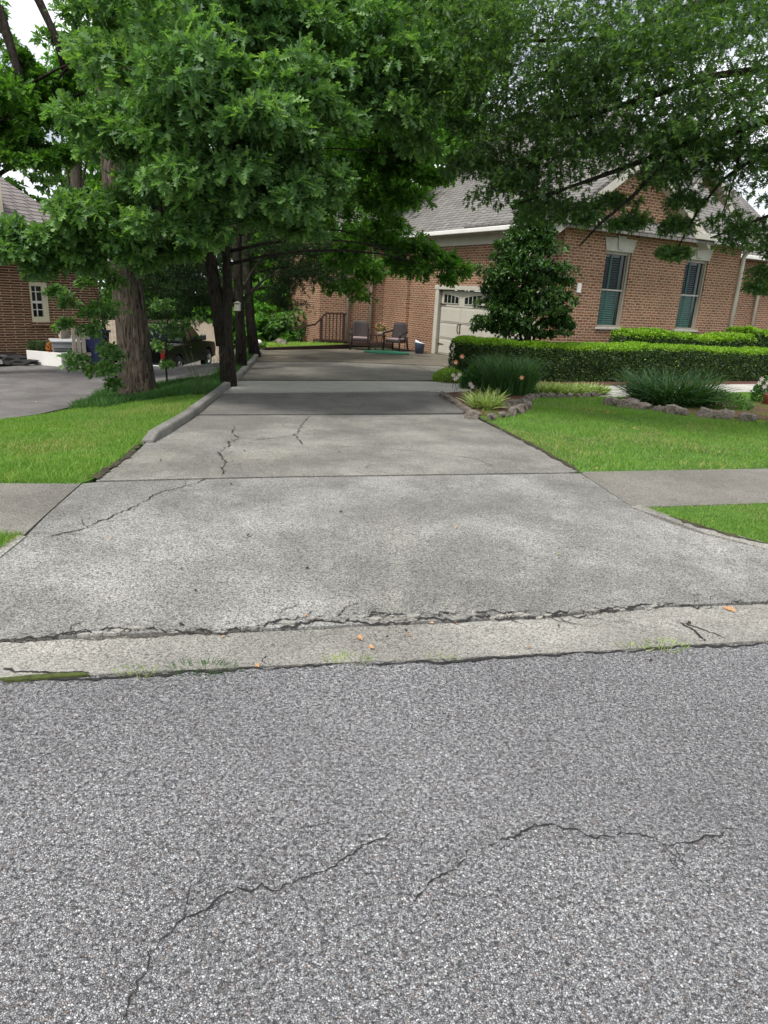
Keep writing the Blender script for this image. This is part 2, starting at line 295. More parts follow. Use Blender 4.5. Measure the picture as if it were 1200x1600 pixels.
def crown_pts(blobs, K, T, L, flat=.75, sub=.36, hemi=.35):
    """blobs (x,y,z,r): clumps in each blob, twig tips on each clump, leaves at each tip"""
    P, D, C = [], [], []
    for (x, y, z, r) in blobs:
        c = np.array([x, y, z]); k = max(3, int(K*min(1.6, r)+.5)); u = rand_dir(k)*(RNG.random((k, 1))**.4)*r*np.array([1, 1, flat]); cc = c+u
        C.append((c, cc))
        for q in cc:
            rr = r*sub*RNG.uniform(.7, 1.35); d = rand_dir(T); d[:, 2] = np.where(d[:, 2] < -hemi, -d[:, 2], d[:, 2])
            tip = q+d*(RNG.random((T, 1))**.35)*rr*np.array([1.15, 1.15, .6])
            Pp = np.repeat(tip, L, 0); dd = np.repeat(d, L, 0)*.55+rand_dir(T*L)*.9; dd[:, 2] -= .25
            P.append(Pp+rand_dir(T*L)*.02); D.append(dd)
    return np.concatenate(P), np.concatenate(D), C
def bez(a, b, c, n=7): return [a*(1-t)**2+b*2*t*(1-t)+c*t*t for t in [i/(n-1) for i in range(n)]]
def tree(name, label, cat, path, rads, blobs, K, T, L, size, tmpl, leaf, bk, group=None, flat=.75, sub=.36, ridges=False, limbs=True, twigs=True, sz_var=.3, extra=(), n=10, lmax=.12, lk=.6):
    base = Vector(path[0]); root = empty(name, base); tag(root, label, cat, group)
    P, D, C = crown_pts([(b[0]-base.x, b[1]-base.y, b[2]-base.z, b[3]) for b in blobs], K, T, L, flat, sub)
    mb = MB(); pts = [Vector(p)-base for p in path]; top = pts[-1]
    if ridges:
        dense, dr = [], []
        for i in range(len(pts)-1):
            m = 26
            for k in range(m): t = k/m; dense.append(pts[i].lerp(pts[i+1], t)); dr.append(rads[i]*(1-t)+rads[i+1]*t)
        dense.append(pts[-1]); dr.append(rads[-1])
        def jit(i, j, q):
            z = dense[i].z; a = noise.noise(Vector((math.cos(q)*4.2, math.sin(q)*4.2, z*.9))); b = noise.noise(Vector((math.cos(q)*11, math.sin(q)*11, z*2.2)))
            fl = 1+.35*math.exp(-z*5)*(1+.5*math.sin(5*q)); return fl*(1+.07*a-.11*abs(b)+.03)
        mb.tube(dense, dr, 72, 0, True, jit)
    else: mb.tube(pts, list(rads), n)
    trunk = mb.build('trunk', bk, root, True)
    lb = MB()
    if limbs:
        for bi, (c, cc) in enumerate(C):
            c = Vector(c); tz = c.z*lk if c.z > 1 else c.z
            ti = min(range(len(pts)), key=lambda i: abs(pts[i].z-max(tz, pts[-1].z*.35)))
            a = top; ta = max(tz, pts[-1].z*.35)
            for i in range(len(pts)-1):
                if pts[i].z <= ta <= pts[i+1].z: a = pts[i].lerp(pts[i+1], (ta-pts[i].z)/max(1e-6, pts[i+1].z-pts[i].z)); break
            mid = (a+c)/2+Vector((0, 0, .15*(c-a).length))
            r0 = min(rads[min(ti, len(rads)-1)]*.45, lmax, .02+.012*(c-a).length)
            lb.tube(bez(a, mid, c), [r0*(1-.8*i/6) for i in range(7)], 6)
            if twigs:
                for q in cc[::2]:
                    q = Vector(q); lb.tube(bez(c.lerp(a, .15), (c+q)/2+Vector((0, 0, .05)), q, 4), [r0*.28, r0*.2, r0*.13, r0*.06], 4, 0, False)
    for pl, r0, r1 in extra:
        pp = [Vector(p)-base for p in pl]; k = len(pp); MB().tube(pp, [r0+(r1-r0)*i/(k-1) for i in range(k)], 7).build('limb', bk, root, True)
    if lb.v: lb.build('limbs', bk, root, True)
    leaves('crown', P, D, size*RNG.uniform(1-sz_var, 1+sz_var, len(P)), tmpl, leaf, root)
    return root
def pb(px, py, Y, rpx):                                  # blob: photo direction, distance, radius in photo pixels
    p = atY(px, py, Y); return (p.x, p.y, p.z, rpx*Y*1.04/1080)

# ------------------------------------------------------------------ ground sheets
def inpoly(x, y, poly):
    c = False; j = len(poly)-1
    for i in range(len(poly)):
        xi, yi = poly[i]; xj, yj = poly[j]
        if (yi > y) != (yj > y) and x < (xj-xi)*(y-yi)/(yj-yi)+xi: c = not c
        j = i
    return c
def sheet(name, poly, dz, mat, parent=None, step=.5, skirt=.08, zf=None, wob=0):
    poly = [(p[0], p[1]) for p in poly]; zf = zf or G; b = []
    for i in range(len(poly)):
        a = Vector(poly[i]); c = Vector(poly[(i+1) % len(poly)]); k = max(1, int((c-a).length/(step*.5)))
        for t in range(k):
            q = a.lerp(c, t/k)
            if wob: q += Vector((noise.noise(Vector((q.x*4, q.y*4, 0))), noise.noise(Vector((q.x*4, q.y*4, 7)))))*wob
            b.append(q)
    xs = [p.x for p in b]; ys = [p.y for p in b]; inn = []; bl = [tuple(p) for p in b]
    x = min(xs)+step/2
    while x < max(xs):
        y = min(ys)+step/2
        while y < max(ys):
            if inpoly(x, y, bl): inn.append(Vector((x, y)))
            y += step
        x += step
    n = len(b); res = delaunay_2d_cdt(b+inn, [(i, (i+1) % n) for i in range(n)], [tuple(range(n))], 1, 1e-5)
    vs, fs = res[0], res[2]
    V = [(v.x, v.y, zf(v.x, v.y)+dz) for v in vs]; F = [tuple(f) for f in fs]; m = len(V)
    if skirt:
        V += [(p.x, p.y, zf(p.x, p.y)+dz) for p in b]+[(p.x, p.y, zf(p.x, p.y)+dz-skirt) for p in b]
        F += [(m+i, m+n+i, m+n+(i+1) % n, m+(i+1) % n) for i in range(n)]
    me = bpy.data.meshes.new(name); me.from_pydata(V, [], F); me.update()
    o = mkobj(name, me, mat, parent)
    return o
def _kerb():
    o = Vector((0, 0, CAMH)); pts = []
    for px, py in ((241, 694), (300, 656), (352, 613), (378, 590), (396, 570), (409, 552)):
        d = ray(px, py); z = 0.
        for _ in range(30):
            t = (z-CAMH)/d.z; p = o+d*t; s_ = p.y-.24*p.x; z = lerp(s_, PROF) if s_ < 9 else lerp(p.y, [(9.0+.24*p.x, 0), (max(13, 9.1+.24*p.x), -.13)]+PROF[7:])
        pts.append((p.x, p.y))
    return pts
KERB = _kerb(); KL[:] = [(0, KERB[0][0])]+[(y, x) for x, y in KERB]+[(KERB[-1][1]+40, KERB[-1][0]-4)]
def gp(*pp): return [(lambda q: (q.x, q.y))(g(*p)) for p in pp]
S_ = lambda name, poly, dz, mat, **k: tag(sheet(name, poly, dz, mat, **k), kind='structure')
def ribbon(name, pts, wd, mat, parent, dz=.004, jag=.02, seg=.012, zf=None, vary=.6):
    zf = zf or G; P = [Vector((p[0], p[1])) for p in pts]; q = []
    for a, b in zip(P, P[1:]):
        k = max(1, int((b-a).length/seg)); q += [a.lerp(b, i/k) for i in range(k)]
    q.append(P[-1]); n = len(q); sd_ = random.random()*99; V = []
    for i, p in enumerate(q):
        t = (q[min(i+1, n-1)]-q[max(i-1, 0)]).normalized(); nn = Vector((-t.y, t.x))
        off = noise.noise(Vector((i*seg*7, sd_, 0)))*jag*1.3+noise.noise(Vector((i*seg*28, sd_, 3)))*jag*.9+noise.noise(Vector((i*seg*80, sd_, 3)))*jag*.55
        w_ = wd*max(.1, 1+vary*1.8*noise.noise(Vector((i*seg*6, sd_, 5)))+vary*1.6*noise.noise(Vector((i*seg*45, sd_, 9))))*min(1, .25+i/4, .25+(n-1-i)/4)
        for s in (-1, 1):
            c = p+nn*(off+s*w_/2); V.append((c.x, c.y, zf(c.x, c.y)+dz))
    me = bpy.data.meshes.new(name); me.from_pydata(V, [], [(2*i, 2*i+1, 2*i+3, 2*i+2) for i in range(n-1)]); me.update()
    return mkobj(name, me, mat, parent)
# base terrain
xs = sorted(set([-300, -200, -120, -80, -50]+[-35+i for i in range(71)]+[50, 80, 120, 200, 300])); ys = sorted(set([-200, -100, -50, -25]+[-12+i*.75 for i in range(76)]+[48, 52, 60, 80, 110, 150, 220, 300, 450]))
V = [(x, y, G(x, y)-.09) for y in ys for x in xs]; nx = len(xs)
me = bpy.data.meshes.new('ground'); me.from_pydata(V, [], [(j*nx+i, j*nx+i+1, (j+1)*nx+i+1, (j+1)*nx+i) for j in range(len(ys)-1) for i in range(nx-1)])
tag(mkobj('ground', me, M['forest']), kind='structure')
# road
def edge_s(x): return 2.86+(x+1.5)*(2.72-2.86)/3.5+.24*x     # y of the road edge at x
re_ = [(x/2., edge_s(x/2.)) for x in range(-60, 61)]
road = S_('road', re_+[(30, -9), (-30, -9)], 0., M['asphalt'], step=2.)
gut = S_('gutter', gp((-500, 1084), (0, 1062), (100, 1060), (200, 1052), (330, 1047), (450, 1040), (560, 1036), (700, 1030), (850, 1022), (950, 1018), (1060, 1010), (1200, 1003), (1700, 980), (1700, 918), (1200, 945), (1040, 952), (940, 958), (850, 968), (760, 972), (600, 980), (400, 989), (200, 996), (100, 1000), (0, 1006), (-500, 1030)), .006, M['gutter'], step=.3, wob=.012)
# driveway slabs; far slab tones paint in soft tree shade along with staining
drv = empty('driveway', (0, 0, 0)); tag(drv, kind='structure')
def slab(pts, mat, dz=.012): return sheet('slab', gp(*pts), dz, mat, drv, .4)
slab([(-400, 1026), (0, 1003), (100, 997), (200, 993), (400, 986), (600, 977), (760, 969), (850, 965), (940, 955), (1040, 949), (1200, 942), (1700, 915), (1700, 905), (1330, 882), (1200, 862), (1100, 838), (1040, 818), (990, 797), (906, 742), (890, 742), (450, 748.5), (150, 756), (129, 758), (75, 806), (40, 842), (0, 874), (-120, 930), (-400, 990)], M['apron'])
slab([(150, 754), (450, 746.5), (889, 740), (903, 738), (820, 692), (733, 649), (308, 651), (262, 680), (229, 693), (218, 704)], M['slab'])
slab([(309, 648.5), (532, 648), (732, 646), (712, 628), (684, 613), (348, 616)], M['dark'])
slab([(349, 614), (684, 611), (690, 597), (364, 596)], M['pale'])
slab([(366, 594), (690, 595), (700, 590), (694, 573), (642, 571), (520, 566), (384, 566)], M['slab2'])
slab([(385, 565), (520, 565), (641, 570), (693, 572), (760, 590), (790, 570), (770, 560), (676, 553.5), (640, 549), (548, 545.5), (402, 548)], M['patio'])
JN = .013+.004
def drib(pts, wd, mat='crack', jag=.02, par=None, vary=.6, br=0, dz=.0165):
    q = gp(*pts); o = ribbon('crack', q, wd, M[mat], par or drv, dz, jag, vary=vary)
    for k in range(br):
        i = random.randrange(len(q)-1); a = Vector(q[i]).lerp(Vector(q[i+1]), random.random()); t = (Vector(q[i+1])-Vector(q[i])).normalized(); s_ = random.choice((-1, 1)); L = random.uniform(.05, .16)
        ribbon('crack', [a, a+(t*.6+Vector((-t.y, t.x))*s_*.8)*L, a+(t*1.4+Vector((-t.y, t.x))*s_*1.1)*L], wd*.35, M[mat], par or drv, dz, jag*.7, vary=vary)
    return o
drib([(150, 755), (450, 747.5), (889, 741)], .012, 'seam', .003)
drib([(330, 650), (532, 648.5), (733, 647.5)], .016, 'crack', .002)
drib([(345, 745), (349, 722), (345, 707), (360, 692), (375, 685), (360, 676), (366, 668)], .010, jag=.03, br=4)
drib([(68, 843), (130, 830), (200, 800), (245, 775), (310, 757), (330, 750)], .008, jag=.02, br=6)
drib([(472, 697), (461, 683), (470, 668), (482, 652)], .009, jag=.025, br=3)
drib([(400, 690), (440, 685), (461, 682)], .009, jag=.025)
drib([(352, 683), (420, 686), (400, 690)], .006, 'seam', .02)
drib([(465, 696), (540, 699), (640, 706), (740, 718), (775, 732)], .006, 'seam', .03)
drib([(384, 648), (440, 634), (540, 622), (560, 617)], .006, 'seam', .03)
drib([(560, 641), (570, 630), (540, 617)], .006, 'crack', .04)
drib([(642, 570), (665, 579), (692, 588)], .02, 'crack', .01)
drib([(230, 810), (250, 802), (247, 800)], .006, 'seam', .03)
# lip between apron and gutter: broken edge, chips and open cracks
edge = [(-60, 1008), (0, 1003), (60, 998), (110, 992), (170, 991), (220, 983), (260, 988), (330, 990), (400, 982), (440, 975), (490, 968), (540, 967), (590, 963), (640, 965), (700, 957), (760, 960), (800, 962), (850, 962), (900, 960), (940, 955), (1000, 950), (1060, 947), (1120, 947), (1200, 943), (1300, 938)]
drib(edge, .0075, jag=.03, vary=.9, br=18); drib([(x, y+3+2*math.sin(x*.03)) for x, y in edge[2:-2]], .006, jag=.03, vary=1.)
drib([(430, 988), (470, 977), (500, 974), (560, 975), (620, 976), (680, 972), (740, 968), (800, 971), (850, 966)], .012, jag=.03)
drib([(0, 1007), (90, 1004), (150, 1001), (210, 999), (300, 993), (400, 990)], .008, 'seam', .015)
for k in range(58):
    x = random.gauss(640, 170) if k < 44 else random.uniform(60, 420); yl = lerp(x, edge); w_ = random.uniform(4, 15); h_ = random.uniform(1.2, 3.4); y = yl+random.uniform(1.5, 9 if 500 < x < 850 else 5)
    na = random.choice((5, 6, 7)); pts = [(x+w_*math.cos(a)*random.uniform(.6, 1.1), y-.05*w_*math.cos(a)+h_*math.sin(a)*random.uniform(.5, 1.15)) for a in [i*2*math.pi/na+random.uniform(-.3, .3) for i in range(na)]]
    sheet('chip', gp(*pts), random.uniform(.015, .024), M['chip' if k % 2 else 'gutter'], drv, .1, .02)
for pts, wd in (([(1035, 958), (1060, 974), (1088, 992), (1102, 1004)], .012), ([(1045, 964), (1080, 980), (1110, 990), (1135, 999)], .011), ([(412, 989), (416, 1015), (413, 1041)], .005), ([(0, 1046), (50, 1054), (100, 1054), (140, 1056)], .012)):
    ribbon('crack', gp(*pts), wd, M['crack'], gut, .010, .02)
for pts, wd in (([(190, 1605), (205, 1560), (222, 1520), (235, 1490), (270, 1450), (320, 1420), (355, 1395), (430, 1392), (480, 1372), (530, 1350), (580, 1320), (612, 1300)], .0075),
                ([(640, 1412), (700, 1362), (735, 1328), (800, 1300), (835, 1287), (880, 1298), (930, 1312), (990, 1304), (1050, 1322), (1085, 1310), (1125, 1303), (1160, 1292)], .008),
                ([(1050, 1322), (1062, 1350)], .004), ([(570, 1500), (600, 1470), (590, 1430)], .004), ([(460, 1296), (500, 1290), (560, 1292)], .003)):
    drib(pts, wd*.58, 'crack', .020, road, .75, 5 if wd > .006 else 0, .004)
ribbon('crack', gp((0, 1064), (140, 1060), (330, 1050), (450, 1043), (560, 1038), (700, 1033), (850, 1025), (950, 1020), (1060, 1013), (1200, 1006)), .014, M['crack'], road, .005, .02, .03)
# kerb along the left side of the driveway
kp = [Vector((*p, 0)) for p in KERB]
kd = []
for a, b in zip(kp, kp[1:]):
    k = max(1, int((b-a).length/.25)); kd += [a.lerp(b, i/k) for i in range(k)]
kd.append(kp[-1]); prof = [(-.01, -.1), (-.005, .075), (-.02, .095), (-.105, .10), (-.12, .085), (-.12, -.15)]; mb = MB(); V = []
for i, p in enumerate(kd):
    t = (kd[min(i+1, len(kd)-1)]-kd[max(i-1, 0)]).normalized(); nn = Vector((t.y, -t.x, 0)); e = .45 if i == 0 else 1
    wv = noise.noise(p*1.7)*.008
    for (a, h) in prof: V.append(p+nn*(a+wv)+Vector((0, 0, G(p.x, p.y)+h*(e if h > 0 else 1)+wv)))
m_ = len(prof); F = [(i*m_+j, i*m_+j+1, (i+1)*m_+j+1, (i+1)*m_+j) for i in range(len(kd)-1) for j in range(m_-1)]
F += [tuple(range(m_)), tuple(range((len(kd)-1)*m_, len(kd)*m_))]
mb.add(V, F); kb = mb.build('kerb', M['kerb'], None, False, .02); tag(kb, 'raised concrete kerb along the left edge of the driveway', 'kerb')
# sidewalks, path, neighbour drive, beds, lawns
S_('sidewalk', gp((-700, 757), (126, 758), (72, 806), (38, 838), (-700, 842)), .012, M['walk'])
S_('sidewalk', gp((908, 742), (912, 739), (1200, 734), (1900, 722), (1900, 775), (1200, 788), (1005, 794), (994, 799)), .012, M['walk'])
ribbon('seam', gp((131, 759), (76, 808), (42, 842)), .02, M['crack'], drv, .006, .004); ribbon('seam', gp((905, 741), (950, 770), (993, 799)), .022, M['crack'], drv, .0075, .004)
S_('path', gp((672, 614), (694, 613), (760, 620), (960, 621), (1060, 614), (1200, 612), (1700, 606), (1700, 598), (1200, 600), (960, 603), (760, 604), (694, 597), (676, 597)), .005, M['pale'])
nd = [(-900, 700), (0, 657), (60, 648), (110, 637), (150, 622), (165, 612), (240, 604), (330, 592), (352, 575), (352, 560), (200, 560), (100, 568), (0, 574), (-700, 590)]
S_('neighbour_drive', gp(*nd), .012, M['ndrive'])
left_lawn = gp((-600, 755.5), (0, 755.5), (124, 756), (146, 748), (200, 708), (228, 690), (300, 640), (322, 618), (240, 612), (165, 622), (120, 640), (60, 649), (0, 658), (-600, 688))
right_lawn = gp((907, 738), (1200, 732), (1900, 718), (1900, 612), (1200, 613), (1060, 616), (960, 621), (860, 620), (800, 626), (740, 650), (820, 691))
verge_r = gp((1000, 796), (1200, 790), (1900, 777), (1900, 890), (1330, 872), (1200, 855), (1100, 829), (1045, 812)); verge_l = gp((-500, 836), (34, 838), (36, 842), (0, 862), (-120, 915), (-500, 960))
S_('lawn_soil', left_lawn, .0, M['turf'], step=.4); S_('lawn_soil', right_lawn, .0, M['turf'], step=.6); S_('lawn_soil', verge_r, .01, M['turf'], step=.4); S_('lawn_soil', verge_l, .01, M['turf'], step=.4)
strip_r = gp((985, 795), (1045, 816), (1100, 836), (1200, 862), (1330, 884), (1330, 870), (1200, 853), (1100, 827), (1045, 809), (1000, 792)); sheet('flare_edge', strip_r, .02, M['gutter'], drv, .3, .05)
sheet('flare_edge', gp((40, 843), (0, 876), (-120, 932), (-300, 985), (-300, 965), (-120, 913), (0, 860), (30, 840)), .02, M['gutter'], drv, .3, .05)
bed1 = gp((684, 613), (712, 628), (738, 652), (770, 655), (830, 632), (835, 622), (950, 622), (950, 614), (850, 606), (742, 603), (745, 598), (700, 597))
for pts in ([(906, 740), (820, 691.5), (740, 650)], [(150, 752), (190, 722), (226, 693)], [(1045, 810), (1100, 829), (1200, 855)]): ribbon('soil_edge', gp(*pts), .05, M['soil'], drv, .022, .025, .03)
S_('mulch_bed', gp((686, 616), (714, 629), (737, 648), (765, 652), (828, 634), (838, 622), (945, 618), (945, 612), (850, 612), (742, 608), (735, 612)), .02, M['mulch'], step=.3)
S_('mulch_bed', gp((955, 632), (1060, 646), (1200, 658), (1600, 690), (1600, 628), (1200, 628), (1060, 618), (975, 622)), .025, M['mulch'], step=.3)
S_('mulch_bed', gp((700, 598), (760, 602), (960, 602), (1200, 600), (1500, 598), (1500, 560), (1200, 575), (745, 585), (696, 575), (690, 592)), .008, M['mulch'], step=.5)
left_cover = gp((112, 641), (165, 640), (205, 632), (262, 622), (325, 618), (350, 600), (372, 585), (392, 562), (404, 548), (385, 548), (352, 575), (330, 592), (240, 604), (168, 612), (140, 626))
S_('cover_soil', left_cover, .02, M['soil'], step=.4)

def scatter(poly, n):
    a = np.array([(p[0], p[1]) for p in poly]); lo, hi = a.min(0), a.max(0); out_ = []
    while sum(len(o) for o in out_) < n:
        q = RNG.uniform(lo, hi, (n*2, 2)); ins = np.zeros(len(q), bool); j = len(a)-1
        for i in range(len(a)):
            c = ((a[i, 1] > q[:, 1]) != (a[j, 1] > q[:, 1])); xx = (a[j, 0]-a[i, 0])*(q[:, 1]-a[i, 1])/(a[j, 1]-a[i, 1]+1e-12)+a[i, 0]
            ins ^= c & (q[:, 0] < xx); j = i
        out_.append(q[ins])
    return np.concatenate(out_)[:n]
BLADE = (np.array([(0, .5, 0), (0, -.5, 0), (.55, .4, .12), (.55, -.4, .12), (1, 0, .45)]), [(0, 1, 3, 2), (2, 3, 4)])
def blades(name, poly, n, h, mat, label, cat, wd=.005, lean=.45, dz=0., keep=None):
    q = scatter(poly, n)
    if keep is not None: q = q[keep(q)]
    P = np.array([(x, y, G(x, y)+dz) for x, y in q]); D = RNG.normal(0, lean, (len(P), 3)); D[:, 2] = 1
    Nn = RNG.normal(0, 1, (len(P), 3)); Nn[:, 2] = 0
    pat = np.array([.8+.5*noise.noise(Vector((x*1.3, y*1.3, 0))) for x, y in q])
    mi = None
    if mat is M['grass']: mat = [mat, M['dry']]; mi = (RNG.random(len(P)) < np.clip(np.array([.05+.9*noise.noise(Vector((x*.8+9, y*.8, 4)))+.5*noise.noise(Vector((x*3, y*3, 8))) for x, y in q]), .02, .5)).astype(int)
    return tag(leaves(name, P, D, h*RNG.uniform(.6, 1.3, len(P))*pat, BLADE, mat, None, Nn, mi, np.full(len(P), wd)), label, cat, None, 'stuff')
def near(q, far=16, lx=12): return (q[:, 1] < far) & (np.abs(q[:, 0]) < lx)
blades('lawn_grass', left_lawn, 120000, .055, M['grass'], 'mown bright green lawn left of the driveway kerb', 'grass', .005)
blades('lawn_grass', right_lawn, 330000, .05, M['grass'], 'mown bright green front lawn right of the driveway', 'grass', .006)
blades('lawn_grass', verge_r, 70000, .05, M['grass'], 'grass verge between right sidewalk and apron flare', 'grass', .004)
blades('lawn_grass', verge_l, 22000, .06, M['grass'], 'small corner of grass below the left sidewalk', 'grass', .004)
blades('ground_cover', left_cover, 42000, .15, M['cover'], 'dark green ground cover around the tree trunks', 'ground cover', .011, .6)

# ------------------------------------------------------------------ right house
A = Vector((4.46, 20.0, -.35)); house = empty('brick_house', A, R(30)); tag(house, 'red brick house with grey shingle roof and beige garage door right of the driveway', 'house')
GZ = .35                                     # local z = world z + .35
def hb(name, boxes, mat, parent=None, bevel=0):
    if name in ('cornice', 'gutter', 'soffit') and len(boxes) > 1: return [hb(name, [b], mat, parent, bevel) for b in boxes]
    mb = MB(); [mb.box(*b) for b in boxes]; return mb.build(name, M[mat], parent or house, False, bevel)
T = .3
W1Y = [(1.62, 2.62), (5.0, 6.02)]; WZ0, WZ1 = .99+GZ, 3.07+GZ; WT = 3.72+GZ; xe = 7.55
# facade y=0..T ; x from 0 to xe
hb('wall', [(0, 1.62, 0, T, 0, WT), (2.62, 5.0, 0, T, 0, WT), (6.02, xe, 0, T, 0, WT), (1.62, 2.62, 0, T, 0, WZ0-.06), (5.0, 6.02, 0, T, 0, WZ0-.06), (1.62, 2.62, 0, T, WZ1+.36, WT), (5.0, 6.02, 0, T, WZ1+.36, WT)], 'brick')
dy0, dy1, dz1 = .95, 5.9, 1.84+GZ
hb('wall', [(0, T, T, dy0, 0, WT), (0, T, dy1, 9.8, 0, WT), (0, T, dy0, dy1, dz1+.08, WT), (-.12, 0, 7.85, 8.7, 0, WT-.3)], 'brick')
hb('wall', [(-2.75, 0, 9.8, 10.1, 0, WT), (-2.75, -2.45, 10.1, 15, 0, WT), (0, T, 9.8, 15, 0, WT)], 'brick')
hb('wall', [(xe-T, xe, T, 2.4, 0, WT), (xe-T, 14, 2.4, 2.7, 0, WT)], 'brick')
mb = MB(); mb.prism([(-.35, WT), (5.35, WT), (2.5, WT+1.98)], 'y', .0, .28); mb.build('gable_wall', M['brick'], house)
mb = MB(); mb.prism([(6.5, WT+.3), (10.2, WT+.3), (8.0, WT+2.6)], 'y', 2.3, 2.6); mb.build('gable_wall', M['brick'], house)
# windows
for x0, x1 in W1Y:
    wn = empty('window', (x0, 0, WZ0), 0, house); w_, h_ = x1-x0, WZ1-WZ0
    mb = MB(); mb.box(0, .05, .1, .2, 0, h_); mb.box(w_-.07, w_, .04, .2, 0, h_); mb.box(w_-.1, w_-.07, .09, .2, .06, h_-.08); mb.box(.05, w_-.07, .06, .2, h_-.08, h_); mb.box(.05, w_-.07, .06, .2, 0, .06); mb.build('frame', M['wframe'], wn, False, .006)
    mb = MB(); mb.box(.07, w_-.07, .085, .13, h_*.5-.02, h_*.5+.02); mb.build('meeting_rail', M['stone'], wn)
    mb = MB(); mb.box(.07, w_-.07, .125, .13, .06, h_-.08); mb.build('pane', M['dglass'], wn)
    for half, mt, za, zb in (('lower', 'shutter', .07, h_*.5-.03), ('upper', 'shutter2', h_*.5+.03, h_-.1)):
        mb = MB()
        for c0, c1 in ((.05, .30), (.37, .70)):  # blind stops short; dark pane strip at right stands for reveal shadow
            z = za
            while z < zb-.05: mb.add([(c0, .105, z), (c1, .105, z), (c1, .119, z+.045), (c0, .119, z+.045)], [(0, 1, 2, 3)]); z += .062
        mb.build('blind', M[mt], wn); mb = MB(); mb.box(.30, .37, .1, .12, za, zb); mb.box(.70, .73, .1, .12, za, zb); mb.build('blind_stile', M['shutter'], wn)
    mb = MB(); mb.box(-.05, w_+.05, -.04, .2, -.06, 0); mb.build('sill', M['stone'], wn, False, .006)
    mb = MB(); mb.prism([(0, h_), (w_, h_), (w_+.0, h_+.36), (0, h_+.36)], 'y', -.02, .25); mb.prism([(-.03, h_), (-.002, h_), (-.002, h_+.36), (-.13, h_+.36)], 'y', -.02, -.002); mb.prism([(w_+.002, h_), (w_+.03, h_), (w_+.13, h_+.36), (w_+.002, h_+.36)], 'y', -.02, -.002); mb.build('lintel', M['stone'], wn, False, .005)
    mb = MB(); mb.prism([(w_/2-.1, h_+.05), (w_/2+.1, h_+.05), (w_/2+.16, h_+.42), (w_/2-.16, h_+.42)], 'y', -.05, -.021); mb.build('keystone', M['stone'], wn, False, .005)
# roof: main plane over the garage wall (rises with x), street plane (rises with y), gable over the facade
k38 = math.tan(R(38)); eZ = 3.62+GZ
mb = MB(); th = .12
def plane(mb, pts): n = len(pts); up = [Vector(p) for p in pts]; dn = [p-Vector((0, 0, th)) for p in up]; mb.add(up+dn, [tuple(range(n)), tuple(range(n, 2*n))[::-1]]+[(i, n+i, n+(i+1) % n, (i+1) % n) for i in range(n)])
hx = 6.2; ze = lambda d: eZ+d*k38
plane(mb, [(-.42, -.42, ze(0)), (hx, hx, ze(hx+.42)), (hx, 11.3, ze(hx+.42)), (-.42, 11.3, ze(0))])
plane(mb, [(-.42, -.42, ze(0)), (xe+.4, -.42, ze(0)), (xe+.4, xe-1.4-.2, ze(xe-1.6+.42)), (hx, hx, ze(hx+.42))])
plane(mb, [(xe+.4, 2.0, ze(0)-.05), (14.5, 2.0, ze(0)-.05), (14.5, hx+2, ze(hx+2-2)), (xe+.4, hx+2, ze(hx))])
plane(mb, [(hx, hx, ze(hx+.42)), (2*hx+.42, 2*hx, ze(0)), (2*hx+.42, 11.3, ze(0)), (hx, 11.3, ze(hx+.42))])
mb.build('roof', M['roof'], house)
mb = MB(); kg = math.tan(R(35))
plane(mb, [(2.5, -.35, WT+2.05+.06), (2.5, 4, WT+2.05+.06), (-.5, 4, WT+2.05-3*kg+.06), (-.5, -.35, WT+2.05-3*kg+.06)])
plane(mb, [(2.5, -.35, WT+2.05+.06), (5.5, -.35, WT+2.05-3*kg+.06), (5.5, 4, WT+2.05-3*kg+.06), (2.5, 4, WT+2.05+.06)])
plane(mb, [(8.0, 1.95, WT+2.85), (8.0, 5, WT+2.85), (5.9, 5, WT+.5), (5.9, 1.95, WT+.5)]); plane(mb, [(8.0, 1.95, WT+2.85), (10.4, 1.95, WT+.42), (10.4, 5, WT+.42), (8.0, 5, WT+2.85)])
mb.build('gable_roof', M['roof'], house)
for (ax, az, bx, bz, y) in ((2.5, WT+2.0, 5.5, WT+2.0-3*kg, -.36), (2.5, WT+2.0, -.5, WT+2.0-3*kg, -.36), (8.0, WT+2.74, 10.4, WT+.3, 1.93), (8.0, WT+2.74, 5.9, WT+.38, 1.93)):
    mb = MB(); mb.add([(ax, y, az), (bx, y, bz), (bx, y, bz-.26), (ax, y, az-.26), (ax, y+.34, az), (bx, y+.34, bz), (bx, y+.34, bz-.26), (ax, y+.34, az-.26)], [(0, 1, 2, 3), (4, 7, 6, 5), (3, 2, 6, 7), (1, 5, 6, 2)]); mb.build('rake_board', M['trim'], house)
hb('cornice', [(-.62, .75, -.5, .03, WT-.12, WT+.06), (4.75, 5.55, -.5, -.003, WT-.12, WT+.06)], 'trim', bevel=.01)
hb('soffit', [(-.38, -.003, .05, 11.2, WT-.2, WT-.13), (5.56, xe+.35, -.38, -.003, WT-.2, WT-.13), (xe, 14.4, 2.05, 2.397, WT-.2, WT-.13)], 'trim')
hb('gutter', [(-.52, -.4, -.05, 11.25, WT-.2, WT-.07), (5.56, xe+.4, -.52, -.4, WT-.2, WT-.07), (xe+.45, 14.4, 1.9, 2.02, WT-.24, WT-.11)], 'white', bevel=.02)
hb('frieze', [(-.05, -.004, .3, 7.8, WT-.5, WT-.2)], 'trim')
def downspout(x, y, z1, r=.045):
    mb = MB(); mb.tube([(x, y, .05), (x, y, z1-.45), (x-.02, y-.02, z1-.3), (x-.1, y-.3, z1-.05)], r, 8); mb.build('downspout', M['trim'], house, True)
